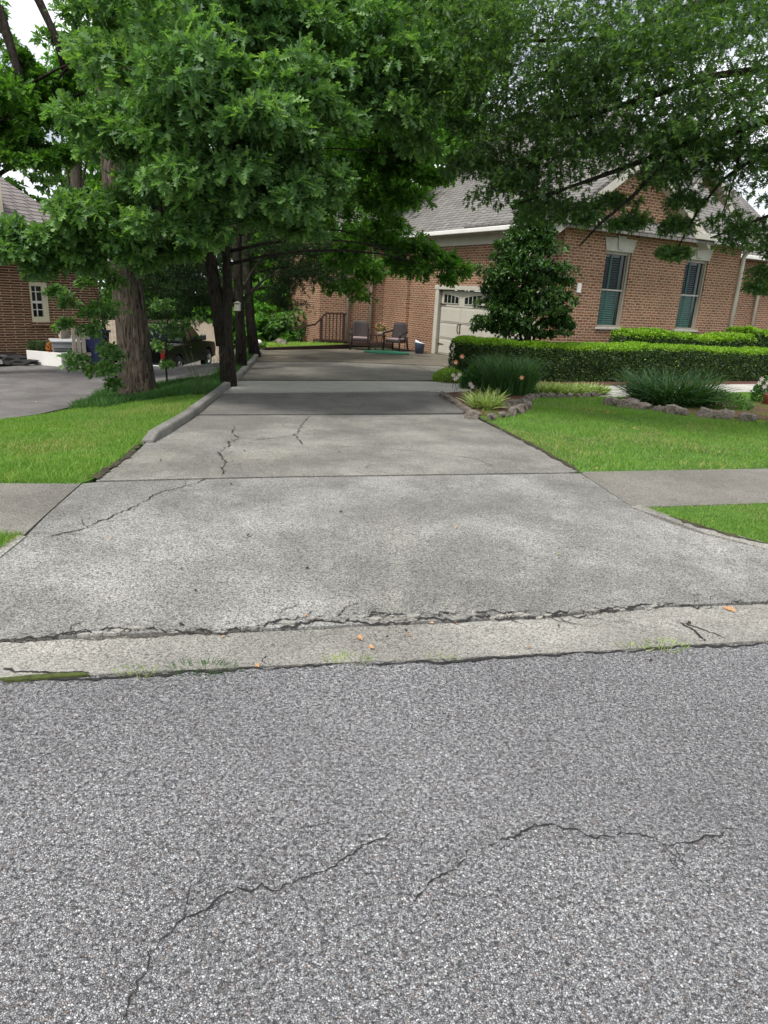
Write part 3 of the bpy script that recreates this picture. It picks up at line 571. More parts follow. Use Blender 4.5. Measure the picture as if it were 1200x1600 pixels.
downspout(xe+.08, -.05, WT-.1, .07); downspout(12.3, 2.3, WT-.1, .06); downspout(-.62, 9.72, WT-.1, .05); downspout(-1.62, 9.72, WT-.1, .05)
hb('vent', [(.66, .8, -.05, -.002, 1.9+GZ, 2.15+GZ)], 'white', bevel=.01)
# wing roof over the far-left wall
mb = MB(); plane(mb, [(-3.1, 9.45, eZ), (-.1, 9.45, eZ), (-.1, 12.4, ze(2.9)), (-3.1, 12.4, ze(2.9))]); mb.build('roof', M['roof'], house)
# garage door
gd = empty('garage_door', (.1, dy0, 0), 0, house); W = dy1-dy0
mb = MB()
for k in range(4):
    for j in range(4):
        y0 = .04+j*(W-.08)/4; z0 = .02+k*(dz1-.04)/4
        mb.box(0, .05, y0+.006, y0+(W-.08)/4-.006, z0+.012, z0+(dz1-.04)/4-.012)
        if k < 3: mb.box(-.014, -.001, y0+.07, y0+(W-.08)/4-.07, z0+.06, z0+(dz1-.04)/4-.06)
mb.box(.02, .045, .04, W-.04, .02, dz1-.02); mb.build('panel', M['door'], gd, False, .006)
for j in range(4):
    y0 = .04+j*(W-.08)/4+.16; y1 = y0+(W-.08)/4-.32; z0 = dz1-.43
    fr = MB(); arch = lambda t: z0+.2+.09*math.sin(math.pi*min(1, max(0, t))*.5) ; ys_ = [y0+(y1-y0)*i/8 for i in range(9)]
    s_ = (lambda t: t) if j % 2 else (lambda t: 1-t)
    pl = [(ys_[i], arch(s_(i/8))) for i in range(9)]
    mbp = MB(); mbp.prism([(y0, z0), (y1, z0)]+pl[::-1], 'x', -.010, -.004); wo = MB()
    mbp.build('window', M['dglass'], gd)
    for i in range(5): y = y0+(y1-y0)*i/4; wo.box(-.022, -.011, y-.012, y+.012, z0, arch(s_(i/4)))
    wo.box(-.022, -.011, y0, y1, z0-.02, z0); wo.tube([(-.016, a, b) for a, b in pl], .012, 5); wo.build('window_bars', M['door'], gd)
for yc in (W*.25, W*.75):
    for s in (-1, 1):
        mb = MB(); y = yc+s*.045; z = .61+GZ; mb.tube([(-.01, y, z-.16), (-.05, y+s*.03, z-.1), (-.05, y+s*.03, z+.1), (-.01, y, z+.16)], [.022, .013, .013, .022], 6); mb.build('handle', M['black'], gd, True)
        for zz in (.35, dz1-.5):
            e = yc+s*(W*.25-.02); mb = MB(); mb.prism([(e, zz), (e, zz+.05), (e-s*.3, zz+.035), (e-s*.34, zz+.025), (e-s*.3, zz+.015)], 'x', -.03, -.016); mb.build('hinge', M['black'], gd)
mb = MB(); mb.box(-.03, .32, dy1, dy1+.2, 0, dz1+.0); mb.box(-.03, .32, dy0-.2, dy0, 0, dz1); mb.box(-.04, .32, dy0-.25, dy1+.25, dz1, dz1+.14); mb.build('door_frame', M['trim'], house, False, .01)

# ------------------------------------------------------------------ neighbour house
L0 = atY(60, 560, 18.3); LH = empty('brick_house', (L0.x, L0.y, -1.5), R(48)); tag(LH, 'dark brick neighbour house with cream mortar at the left edge', 'house')
# local x runs right/away along the wall, outward normal is -y
def lw(px, py):
    d = ray(px, py); o = Vector((0, 0, CAMH)); n = Vector((math.sin(R(48)), -math.cos(R(48)), 0)); c = Vector((L0.x, L0.y, 0)); t = (c-o).dot(n)/d.dot(n); p = o+d*t-c
    return p.x*math.cos(R(48))+p.y*math.sin(R(48)), o.z+d.z*t+1.5
LHW = lw
a = lw(157, 500)[0]; wa = lw(48, 475)[0]; wb = lw(75, 475)[0]; z0 = lw(60, 503)[1]; z1 = lw(60, 441)[1]; zt = lw(60, 388)[1]
def lb_(name, boxes, mat, bevel=0, parent=None):
    mb = MB(); [mb.box(*b) for b in boxes]; return mb.build(name, M[mat], parent or LH, False, bevel)
lb_('wall', [(-9, wa, 0, .3, 0, zt), (wb, a, 0, .3, 0, zt), (wa, wb, 0, .3, 0, z0), (wa, wb, 0, .3, z1, zt), (a-.3, a, .3, 6, 0, zt)], 'brick2')
wn = empty('window', (wa, 0, z0), 0, LH); ww, wh = wb-wa, z1-z0
lb_('frame', [(0, .04, -.03, .2, 0, wh), (ww*.68, ww, -.03, .2, 0, wh), (.04, ww*.68, -.03, .2, wh-.1, wh), (.04, ww*.68, -.03, .2, 0, .13)], 'cream', .01, wn)
lb_('sash', [(.04, ww*.68, .0, .04, wh*.5-.03, wh*.5+.03), (.04, ww*.68, .01, .03, wh*.3, wh*.3+.02), (.04, ww*.68, .01, .03, wh*.75, wh*.75+.02), (ww*.36-.01, ww*.36+.01, .005, .035, .14, wh-.12)], 'white', 0, wn)
lb_('pane', [(.04, ww*.68, .041, .05, .13, wh-.1)], 'dglass', 0, wn)
lb_('sill', [(-.04, ww+.04, -.08, .1, -.09, 0)], 'brick2', 0, wn)
mb = MB(); kr = math.tan(R(36)); plane(mb, [(-9.5, -.45, zt-.05), (a+.4, -.45, zt-.05), (a-3.3, 4.5, zt+4.9*kr), (-9.5, 4.5, zt+4.9*kr)]); plane(mb, [(a+.4, -.45, zt-.06), (a+.4, 9, zt-.06), (a-3.3, 4.5, zt+4.9*kr)]); mb.build('roof', M['roof2'], LH)
lb_('soffit', [(-9.4, a+.35, -.42, -.003, zt-.25, zt-.17)], 'cream'); lb_('gutter', [(-9.4, a+.4, -.55, -.43, zt-.24, zt-.1)], 'white', .02)
dx = lw(24, 350)[0]; dm = empty('dormer', (dx, .2, zt+.1), 0, LH)
mb = MB(); mb.prism([(-2.2, 0), (-.1, 0), (-.1, 1.4), (-1.15, 2.2), (-2.2, 1.4)], 'y', .2, 3); mb.build('dormer_wall', M['cream'], dm)
mb = MB(); mb.box(-1.9, -.35, .14, .198, .35, 1.3); mb.build('dormer_frame', M['white'], dm); mb = MB(); mb.box(-1.8, -1.15, .1, .138, .42, 1.22); mb.box(-1.1, -.45, .1, .138, .42, 1.22); mb.build('dormer_pane', M['dglass'], dm)

# ------------------------------------------------------------------ trees
def tp(*pp): return [atY(*p) for p in pp]
gb = g(216, 618)
oak = tree('oak_tree', 'thick furrowed oak trunk with broad lobed leaves beside the left lawn', 'tree',
    [gb-Vector((0, 0, .1)), atY(205, 500, gb.y), atY(194, 400, gb.y), atY(178, 250, gb.y+.1), atY(165, 60, gb.y+.2), atY(158, -160, gb.y+.3)], [.30, .265, .245, .21, .15, .08],
    [pb(*b) for b in [(300, 80, 9, 125), (385, 150, 8.5, 110), (215, 70, 10, 85), (300, 225, 8.6, 100), (425, 255, 8.6, 85), (215, 235, 9.6, 85), (160, 345, 9.8, 68), (265, 335, 9.2, 66), (60, 385, 10, 48), (130, 350, 10.4, 48), (10, 385, 10.2, 44), (95, 375, 9.8, 42),
      (485, 300, 8.8, 48), (350, 330, 9.2, 66), (480, 190, 9, 72), (600, 70, 9.8, 85), (620, 165, 10, 72), (700, 60, 10.4, 85), (520, 20, 10, 60), (400, 30, 9.4, 90), (290, 395, 10.5, 40), (215, 400, 10, 36), (140, 405, 10.2, 44), (445, 340, 9.4, 50), (380, 110, 11, 90), (250, 140, 11.5, 110),
      (300, -150, 10.5, 150), (560, -170, 11, 150), (450, -60, 12, 120)]], 12, 40, 6, .138, LOBED, M['oakleaf'], M['bark'], ridges=True, sub=.42)  # unseen crown blobs above the view, added for shade
def bough(label, path, rads, blobs, K, T, L, size, tmpl, leaf, bk, name='wood_tree', cat='tree', group=None, **k):
    return tree(name, label, cat, path, rads, [pb(*b) for b in blobs], K, T, L, size, tmpl, leaf, bk, group, **k)
b1 = g(358, 604); b1.z -= .1
bough('two stemmed dark tree at the kerb with dark foliage hanging over the driveway', [b1, atY(352, 520, b1.y), atY(356, 440, b1.y), atY(350, 340, b1.y+.1), atY(352, 200, b1.y+.3)], [.155, .12, .075, .065, .045],
    [(560, 300, 14.5, 85), (622, 318, 14, 44), (655, 405, 14, 38), (700, 425, 13.8, 24), (610, 385, 14.5, 46), (590, 235, 14, 70), (525, 250, 15, 65), (640, 235, 13.6, 58), (690, 265, 13.4, 28), (620, 150, 14, 70), (470, 340, 15, 70), (560, 390, 16, 50), (700, 110, 13, 60)], 11, 24, 6, .15, LOBED, M['backleaf'], M['bark2'], sub=.45, lmax=.035, lk=.95,
    extra=[([atY(350, 540, b1.y), atY(338, 460, b1.y), atY(326, 380, b1.y), atY(318, 300, b1.y)], .14, .07)], group='dark trees lined along the kerb')
b2 = g(378, 578); b2.z -= .1
bough('thin dark tree with a small white box on its trunk', [b2, atY(374, 480, b2.y), atY(370, 380, b2.y), atY(368, 250, b2.y)], [.13, .10, .09, .06],
    [(285, 425, 15, 60), (245, 455, 15, 48), (300, 470, 18, 50), (270, 400, 18, 70), (310, 360, 17, 70), (430, 390, 18, 60), (440, 460, 19, 40), (260, 380, 16, 60), (380, 330, 16, 70), (480, 420, 19, 50), (330, 440, 19, 45)], 18, 46, 10, .085, NEEDLE, M['conleaf'], M['bark2'], sub=.5, lmax=.035, group='dark trees lined along the kerb')
bx = atY(371, 479, b2.y-.2); mb = MB(); mb.box(-.06, .06, -.05, .05, -.09, .07); mb.prism([(-.075, .071), (.075, .071), (0, .11)], 'y', -.07, .06)
o = mb.build('bird_box', M['trim'], None, False, .008); o.location = bx; tag(o, 'small white box fixed to a thin dark trunk', 'box')
b3 = g(399, 558); b3.z -= .1
bough('straight bare trunk nearest the far end of the kerb', [b3, atY(391, 500, b3.y), atY(386, 420, b3.y), atY(382, 300, b3.y), atY(380, 150, b3.y)], [.17, .125, .11, .09, .06],
    [(470, 390, 20, 55), (520, 430, 21, 40), (560, 440, 22, 42), (500, 330, 20, 80), (600, 420, 22, 32), (430, 300, 20, 80)], 11, 22, 6, .15, LOBED, M['backleaf'], M['bark2'], sub=.45, lmax=.035, lk=.95, group='dark trees lined along the kerb')
# pin oak reaching in from the right
dp = Vector((7.4, 8.6, G(7.4, 8.6)-.1)); top = dp+Vector((0, 0, 4.6))
br = lambda *pp: tp(*pp)
tree('pin_oak_tree', 'pin oak with fine pointed leaves and long dark boughs reaching in from the right edge', 'tree', [dp, dp+Vector((-.05, 0, 1.5)), dp+Vector((0, .05, 3)), top, top+Vector((0, 0, 3))], [.3, .25, .22, .2, .1],
    [pb(*b) for b in [(760, 60, 9.5, 80), (850, 60, 9, 100), (960, 60, 8.5, 110), (1080, 60, 8, 120), (1190, 60, 8, 120), (800, 170, 9.5, 85), (900, 180, 9, 95), (1010, 180, 8.6, 90), (1120, 170, 8.4, 95), (1210, 190, 8.2, 90), (780, 232, 9.8, 54), (735, 262, 10, 26), (790, 290, 9.8, 36), (1060, 300, 9, 36), (845, 275, 9.6, 70), (930, 265, 9.2, 72), (1035, 262, 9, 50), (1130, 250, 8.8, 60), (1200, 280, 8.6, 58),
       (815, 312, 9.8, 40), (875, 335, 9.8, 44), (940, 340, 9.4, 36), (1000, 345, 9.2, 30), (1070, 365, 9.2, 26), (1130, 365, 9, 32), (1190, 380, 9, 40), (1060, 400, 9.2, 22), (1190, 440, 9, 22), (720, 140, 9.8, 55), (735, 200, 10, 30),
       (1010, 110, 10, 90), (880, 120, 10.5, 100), (850, -110, 10, 130), (1100, -110, 10, 130), (1330, 100, 9, 130), (1340, 300, 9, 100)]], 12, 56, 6, .074, STAR, M['pinleaf'], M['bark2'], sub=.72, sz_var=.3, limbs=False,
    extra=[(br((1440, 130, 8.6), (1290, 165, 8.5), (1200, 188, 8.4), (1120, 212, 8.6), (1050, 234, 8.8), (960, 268, 9.1), (880, 296, 9.4), (810, 318, 9.7)), .065, .012), (br((1070, 226, 8.7), (1030, 262, 8.8), (990, 305, 9), (935, 352, 9.2), (905, 385, 9.3)), .035, .01),
           (br((1440, 60, 8.6), (1300, 90, 8.5), (1200, 108, 8.4), (1120, 118, 8.4), (1020, 150, 8.6), (930, 178, 9), (820, 190, 9.3)), .06, .012), (br((1440, 30, 8.6), (1250, -20, 8.4), (1080, 10, 8.5), (950, 60, 9), (800, 65, 9.3)), .06, .015),
           (br((1280, 170, 8.5), (1190, 240, 8.6), (1130, 280, 8.8), (1090, 330, 9), (1060, 385, 9.1)), .03, .008), (br((1440, 230, 8.6), (1300, 300, 8.7), (1180, 345, 8.9), (1110, 372, 9)), .035, .01), (br((1160, 200, 8.5), (1150, 270, 8.7), (1130, 330, 8.9)), .02, .006), (br((930, 178, 9), (860, 235, 9.3), (800, 290, 9.6)), .02, .006), (br((900, 80, 9), (810, 140, 9.4), (740, 210, 9.8)), .022, .006)])
# glossy tree by the garage
hq = g(826, 540); hq = Vector((hq.x, 16.8, 0)) if hq.y < 16 else hq; hq = atY(826, 545, 17.0); hq.z = G(hq.x, hq.y)
tree('glossy_evergreen_tree', 'small glossy evergreen tree between the hedge and the garage', 'tree', [hq, atY(826, 500, 17), atY(828, 420, 17), atY(826, 350, 17)], [.1, .08, .06, .03],
    [pb(*b) for b in [(826, 352, 17, 26), (808, 388, 17, 32), (848, 390, 17, 32), (790, 428, 17, 34), (828, 432, 16.7, 44), (858, 432, 17, 28), (782, 472, 17, 30), (820, 480, 16.8, 42), (862, 476, 17, 32), (764, 505, 17, 22), (800, 515, 17, 26), (840, 520, 17.2, 22), (872, 508, 17, 20), (828, 328, 17, 20)]], 20, 46, 7, .085, OVAL, M['holly'], M['bark2'], sub=.55, extra=[([hq, atY(836, 520, 17), atY(860, 470, 17)], .05, .02), ([hq, atY(812, 515, 17), atY(790, 470, 17)], .05, .02), ([hq, atY(846, 525, 16.9), atY(848, 500, 16.9)], .03, .02)])
# small leafy sapling left of the oak trunk
sb = g(186, 617)
tree('sapling', 'low leafy sapling with spreading arched twigs left of the oak trunk', 'tree', [sb, atY(178, 570, sb.y), atY(160, 500, sb.y), atY(150, 455, sb.y)], [.03, .025, .02, .01],
    [pb(*b) for b in [(120, 568, 11, 26), (150, 575, 11, 28), (170, 555, 11, 26), (105, 470, 11, 18), (130, 492, 11, 20), (85, 455, 11.2, 14), (155, 480, 11, 26), (160, 520, 11, 24), (175, 600, 11, 14), (172, 440, 11, 24), (95, 505, 11, 14), (140, 440, 11, 16), (60, 430, 11, 16)]], 16, 16, 5, .085, OVAL, M['oakleaf'], M['bark2'], flat=.45, sub=.5)
tree('sapling', 'sparse leafy sapling between the oak trunk and the pickup truck', 'tree', [g(262, 606), atY(258, 560, 13.6), atY(262, 500, 13.6)], [.02, .015, .01],
    [pb(*b) for b in [(255, 510, 13.6, 18), (278, 522, 13.6, 16), (248, 540, 13.6, 14), (300, 505, 13.6, 16), (262, 480, 13.6, 22), (268, 572, 13.6, 10)]], 14, 12, 5, .085, OVAL, M['oakleaf'], M['bark2'], flat=.5, sub=.6)
# trees behind on the left
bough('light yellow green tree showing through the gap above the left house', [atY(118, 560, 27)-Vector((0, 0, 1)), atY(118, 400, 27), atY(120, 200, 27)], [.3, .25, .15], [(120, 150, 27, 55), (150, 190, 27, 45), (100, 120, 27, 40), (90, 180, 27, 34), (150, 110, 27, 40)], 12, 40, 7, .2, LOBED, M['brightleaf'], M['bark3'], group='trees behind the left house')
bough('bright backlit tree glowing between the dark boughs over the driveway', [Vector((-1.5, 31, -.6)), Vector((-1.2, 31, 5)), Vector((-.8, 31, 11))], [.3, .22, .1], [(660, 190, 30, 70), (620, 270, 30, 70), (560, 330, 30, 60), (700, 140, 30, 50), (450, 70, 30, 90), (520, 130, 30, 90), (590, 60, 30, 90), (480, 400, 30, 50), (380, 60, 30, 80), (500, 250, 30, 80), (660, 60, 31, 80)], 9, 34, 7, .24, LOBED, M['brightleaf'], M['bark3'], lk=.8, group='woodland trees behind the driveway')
bough('tall shadowy tree leaning over the left house roof', [Vector((-9.6, 14.2, -.8)), Vector((-9.2, 14.2, 3)), atY(-20, 60, 14), atY(-60, -200, 14)], [.3, .25, .2, .12], [(8, 165, 14, 62), (62, 222, 14, 44), (60, 150, 15, 40), (150, 140, 15, 44), (10, 235, 14, 46), (132, 90, 14.5, 26), (160, 215, 15, 40), (-70, 200, 14, 80), (50, 120, 15, 30)], 13, 30, 6, .15, LOBED, M['backleaf'], M['bark2'],
    extra=[(br((-60, -80, 14), (0, 20, 14), (28, 110, 14), (34, 150, 14)), .11, .05), (br((20, -60, 14.5), (60, 0, 14.5), (88, 60, 14.5), (100, 110, 14.5)), .09, .05)], group='trees behind the left house')
k_ = 0
for k_, (x, y, h, r, m) in enumerate([(-19, 33, 14, 3.6, 0), (-14.5, 38, 16, 4.2, 1), (-10.5, 33, 15, 3.6, 0), (-7, 40, 17, 4.2, 1), (-4.2, 35, 15, 3.2, 0), (-1, 42, 17, 4, 1), (3, 46, 17, 4, 0), (-24, 42, 17, 4.5, 1), (-9, 48, 19, 4.5, 0), (-16, 50, 19, 5, 1), (-31, 38, 17, 4.5, 0), (-3, 52, 20, 5, 1)]):
    z = G(x, y)-.1; bl = []
    for i in range(9):
        t = i/8; rr = r*(.95-.5*abs(t-.35)); an = i*2.4; bl.append((x+math.cos(an)*r*.45*(1-t*.6), y+math.sin(an)*r*.45*(1-t*.6), z+h*(.06+.9*t), rr*.66))
    far = ['dark leafy', 'mid green'][m]; side = f'{far} woodland tree, {ORD[[1, 3, 5, 7, 8, 10, 11, 2, 6, 4, 0, 9][k_]]} from the left in the wood behind the driveway'
    o = tree('woodland_tree', side, 'tree', [Vector((x, y, z)), Vector((x+.2, y, z+h*.5)), Vector((x, y, z+h*.95))], [.28, .2, .06], bl, 5, 40, 6, .36, OVAL, M[('backleaf', 'oakleaf')[m]], M['bark3'], 'woodland trees behind the driveway', sub=.5, twigs=False, n=7)
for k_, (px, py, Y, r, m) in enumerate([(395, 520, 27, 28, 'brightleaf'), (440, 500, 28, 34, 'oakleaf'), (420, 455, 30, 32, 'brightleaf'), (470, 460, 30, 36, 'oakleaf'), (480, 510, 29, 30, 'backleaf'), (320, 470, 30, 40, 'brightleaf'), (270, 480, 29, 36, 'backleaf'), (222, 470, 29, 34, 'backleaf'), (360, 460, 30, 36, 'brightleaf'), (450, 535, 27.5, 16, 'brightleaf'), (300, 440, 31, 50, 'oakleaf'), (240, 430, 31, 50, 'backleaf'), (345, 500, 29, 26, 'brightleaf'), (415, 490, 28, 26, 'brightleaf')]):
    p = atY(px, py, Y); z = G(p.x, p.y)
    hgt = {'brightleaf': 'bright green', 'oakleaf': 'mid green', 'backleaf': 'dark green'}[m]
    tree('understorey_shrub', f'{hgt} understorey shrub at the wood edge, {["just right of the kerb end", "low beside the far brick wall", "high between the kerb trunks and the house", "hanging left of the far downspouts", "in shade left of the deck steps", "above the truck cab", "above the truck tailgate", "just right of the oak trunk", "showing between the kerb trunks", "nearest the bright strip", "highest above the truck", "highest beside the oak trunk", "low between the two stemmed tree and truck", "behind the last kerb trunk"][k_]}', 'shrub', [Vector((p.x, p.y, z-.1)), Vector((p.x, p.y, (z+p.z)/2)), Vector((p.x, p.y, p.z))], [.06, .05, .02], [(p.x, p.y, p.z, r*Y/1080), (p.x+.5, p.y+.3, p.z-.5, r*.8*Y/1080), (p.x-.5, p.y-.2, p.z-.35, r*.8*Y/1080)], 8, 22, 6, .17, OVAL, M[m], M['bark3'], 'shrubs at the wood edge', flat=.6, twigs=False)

# ------------------------------------------------------------------ hedges
def hedge(label, a, b, depth, h, n, lf=.035, bumps=.04, z0=None, group='clipped hedges in front of the house', hv=lambda t: 0):
    a = Vector((a[0], a[1], 0)); b = Vector((b[0], b[1], 0)); L = (b-a).length; ux = (b-a)/L; uy = Vector((-ux.y, ux.x, 0))
    root = empty('hedge', (a.x, a.y, 0), math.atan2(ux.y, ux.x)); tag(root, label, 'hedge', group)
    zg = lambda x: G(*(a+ux*x).xy)
    mb = MB(); k = max(2, int(L/.5)); c = .09; V = []
    for i in range(k+1):
        x = c+(L-2*c)*i/k; z = zg(x); ht = h+hv(x/L)-c
        V += [(x, c, z+.02), (x, c, z+ht), (x, depth-c, z+ht), (x, depth-c, z+.02)]
    mb.add(V, [(i*4+j, i*4+j+1, i*4+j+5, i*4+j+4) for i in range(k) for j in range(3)]+[(0, 1, 2, 3), (k*4, k*4+1, k*4+2, k*4+3)]); mb.build('branches', M['core'], root)
    ar = [L*h, L*h*.3, L*depth*1.3, depth*h, depth*h]; tot = sum(ar); P, D, W_ = [], [], []
    for fi, A_ in enumerate(ar):
        m = int(n*A_/tot); u = RNG.random(m); v = RNG.random(m)
        hh = h+np.array([hv(t) for t in u])
        if fi in (0, 1): x = u*L; y = np.full(m, 0. if fi == 0 else depth); z = v**.85*hh; nrm = np.tile([0, -1. if fi == 0 else 1., .25], (m, 1))
        elif fi == 2: x = u*L; y = v*depth; z = hh.copy(); nrm = np.tile([0, 0, 1.], (m, 1))
        else: x = np.full(m, 0. if fi == 3 else L); y = u*depth; z = v*h; nrm = np.tile([-1. if fi == 3 else 1., 0, .25], (m, 1))
        P.append(np.stack([x, y, z], 1)); D.append(nrm); W_.append(np.full(m, fi == 2))
    P = np.concatenate(P); D = np.concatenate(D); tp_ = np.concatenate(W_)
    rr = .13; cy = np.clip(P[:, 1], rr, depth-rr); cx = np.clip(P[:, 0], rr, L-rr); htv = h+np.array([hv(t) for t in P[:, 0]/L]); cz = np.minimum(P[:, 2], htv-rr)
    C_ = np.stack([cx, cy, cz], 1); off = P-C_; ln = np.linalg.norm(off, axis=1, keepdims=True); P = np.where(ln > rr, C_+off/np.maximum(ln, 1e-6)*rr, P)
    nv = np.array([noise.noise(Vector((p[0]*2.2, p[1]*2.2, p[2]*2.2)))*.9+noise.noise(Vector((p[0]*7, p[1]*7, p[2]*7)))*.6 for p in P])
    P += D*(nv[:, None]*bumps); P -= D*RNG.random((len(P), 1))**2*.07
    P[:, 2] += np.array([zg(x) for x in P[:, 0]]); dd = D*.55+rand_dir(len(P))*.8; dd[:, 2] += .25
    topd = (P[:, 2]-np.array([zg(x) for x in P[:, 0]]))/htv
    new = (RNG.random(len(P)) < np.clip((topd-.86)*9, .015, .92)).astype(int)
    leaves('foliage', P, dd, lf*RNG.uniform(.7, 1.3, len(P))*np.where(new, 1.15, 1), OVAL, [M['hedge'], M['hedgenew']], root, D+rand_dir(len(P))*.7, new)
    return root
M['core'] = simple('hedge_twigs', (.014, .018, .006), 1, .4, 20)
ha = g(742, 598); hb_ = g(1200, 596); dr = Vector((hb_.x-ha.x, hb_.y-ha.y, 0)).normalized()
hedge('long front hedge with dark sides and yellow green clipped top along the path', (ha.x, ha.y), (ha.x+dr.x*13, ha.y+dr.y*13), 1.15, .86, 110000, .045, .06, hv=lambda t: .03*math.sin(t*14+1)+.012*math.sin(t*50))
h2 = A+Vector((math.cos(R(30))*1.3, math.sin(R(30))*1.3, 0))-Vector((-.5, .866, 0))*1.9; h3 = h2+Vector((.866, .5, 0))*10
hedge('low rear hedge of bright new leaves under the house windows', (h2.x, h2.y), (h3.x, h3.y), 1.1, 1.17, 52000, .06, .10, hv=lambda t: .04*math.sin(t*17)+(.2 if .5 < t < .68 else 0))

# ------------------------------------------------------------------ border plants
ARC = (np.array([(0, .5, 0), (0, -.5, 0), (.3, .5, .03), (.3, -.5, .03), (.6, .42, -.04), (.6, -.42, -.04), (.85, .25, -.22), (.85, -.25, -.22), (1, 0, -.42)]), [(0, 1, 3, 2), (2, 3, 5, 4), (4, 5, 7, 6), (6, 7, 8)])
def clump(name, label, px, py, rad, h, n, mat, wd=.014, lean=.6, cat='plant', group=None, tmpl=ARC, el=1., dz=0., wx=1.):
    p = g(px, py); root = Vector((p.x, p.y, p.z+dz)); an = RNG.uniform(0, 6.283, n); rr = rad*.5*RNG.random(n)**.5
    P = np.stack([np.cos(an)*rr*wx, np.sin(an)*rr, np.zeros(n)], 1); D = np.stack([np.cos(an)*wx, np.sin(an), np.full(n, el)], 1)*np.array([1, 1, 1])+RNG.normal(0, .25, (n, 3)); D[:, :2] *= lean*(.25+RNG.random((n, 1)))
    o = leaves(name, P, D, h*RNG.uniform(.6, 1.15, n), tmpl, M[mat], None, None, None, np.full(n, wd)); o.location = root
    return tag(o, label, cat, group)
def mound(name, label, px, py, rx, ry, h, n, mat, size, group=None):
    p = g(px, py); q = rand_dir(n); q[:, 2] = np.abs(q[:, 2]); q *= RNG.uniform(.72, 1.05, (n, 1)); D = q+rand_dir(n)*.7+np.array([0, 0, .3]); q = q*np.array([rx, ry, h])
    o = leaves(name, q, D, size*RNG.uniform(.7, 1.3, n), OVAL, M[mat]); o.location = (p.x, p.y, p.z); return tag(o, label, 'plant', group)
def flowers(label, pts, mat, size=.05, cat='flower', name='flower', group=None, stem=.25):
    out_ = []
    for (px, py, Y) in pts:
        p = atY(px, py, Y); r_ = empty(name, p); lab = label if len(pts) == 1 else f'{ORD[len(out_)]} {label}'; n = 6; an = np.arange(n)*math.pi/3+RNG.random()
        D = np.stack([np.cos(an), np.full(n, -.35), np.sin(an)+.15], 1); leaves('petals', np.zeros((n, 3)), D, np.full(n, size), OVAL, M[mat], r_, np.tile([0, -1., .3], (n, 1)))
        mb = MB(); mb.tube([(0, 0, 0), (.02, .02, -stem*.5), (.01, .05, -stem)], .004, 4); mb.build('stem', M['lily'], r_); tag(r_, lab, cat, group); out_.append(r_)
    return out_
clump('daylily_clump', 'tall dark green strap leaved clump at the left end of the front hedge', 792, 615, .95, .70, 1300, 'lily', .013, .26)
clump('daylily_clump', 'strap leaved clump nearest the hedge corner behind the coral flowers', 762, 604, .5, .62, 450, 'lily', .013, .28)
clump('daylily_clump', 'dark leaved lily plant rising beside the coral flowers', 726, 594, .35, .42, 240, 'lily', .014, .55)
clump('liriope_clump', 'spiky white striped clump on the mulch at the driveway corner', 757, 640, .34, .34, 420, 'vari', .013, .9)
for i, (x, y) in enumerate([(848, 615), (872, 616), (897, 616), (922, 615)]):
    clump('liriope_clump', f'{ORD[i]} pale striped liriope tuft from the left along the back of the lawn', x, y, .5, .24, 650, 'vari', .018, .9, group='striped tufts behind the lawn', wx=1.2)
mound('lime_plant', 'low lime green mound at the driveway edge before the garage', 701, 597, .34, .3, .27, 1500, 'lime', .06)
clump('liriope_clump', 'wide arching dark green clump behind the rock edging on the right', 1045, 634, .95, .72, 1500, 'lily', .018, .85, wx=1.25)
mound('leafy_plant', 'low leafy green plant to the right of the arching clump', 1130, 640, .5, .3, .28, 1300, 'oakleaf', .07)
mound('leafy_plant', 'bushy green plant holding pale mauve flowers near the driveway corner', 742, 607, .28, .3, .45, 1500, 'cover', .07)
mound('leafy_plant', 'small leafy plant crowding the right edge planter', 1196, 630, .3, .3, .5, 1500, 'cover', .06)
clump('feathery_plant', 'light green shoots climbing beside the right downspout', 1158, 520, .4, 1.0, 260, 'lime', .05, .35, dz=.2)
for i, (x, y) in enumerate([(712, 562), (722, 557)]): flowers(['coral lily bloom lower left of the pair by the hedge end', 'coral lily bloom upper right of the pair by the hedge end'][i], [(x, y+4*(1-i), 13.2)], 'pink', .055, group='coral lily blooms')
flowers('pink and white bloom on the leafy plant at the bed corner', [(735, 600, 12.6), (738, 604, 12.5)], 'mauve', .05, group='pink and white blooms')
flowers('small mauve bloom low beside the driveway mound', [(708, 586, 13), (714, 590, 12.9), (718, 585, 13), (711, 592, 12.9)], 'mauve', .05, group='small mauve blooms')
flowers('pale pink bloom against the tall strap leaves', [(815, 590, 12.4)], 'pink', .05)
flowers('mauve bloom at the top of the right edge plant', [(1186, 598, 11.5), (1194, 604, 11.4), (1190, 592, 11.6), (1199, 598, 11.5)], 'mauve', .05, group='mauve blooms at the right edge')
p = g(1201, 634); r_ = empty('planter_pot', p); mb = MB(); mb.tube([(0, 0, 0), (0, 0, .22), (0, 0, .24)], [.1, .14, .155], 16); mb.build('pot', M['terra'], r_, True); mb = MB(); mb.tube([(0, 0, .241), (0, 0, .25)], .135, 16); mb.build('potting_soil', M['soil'], r_); tag(r_, 'brown pot under mauve flowers at the right picture edge', 'pot')
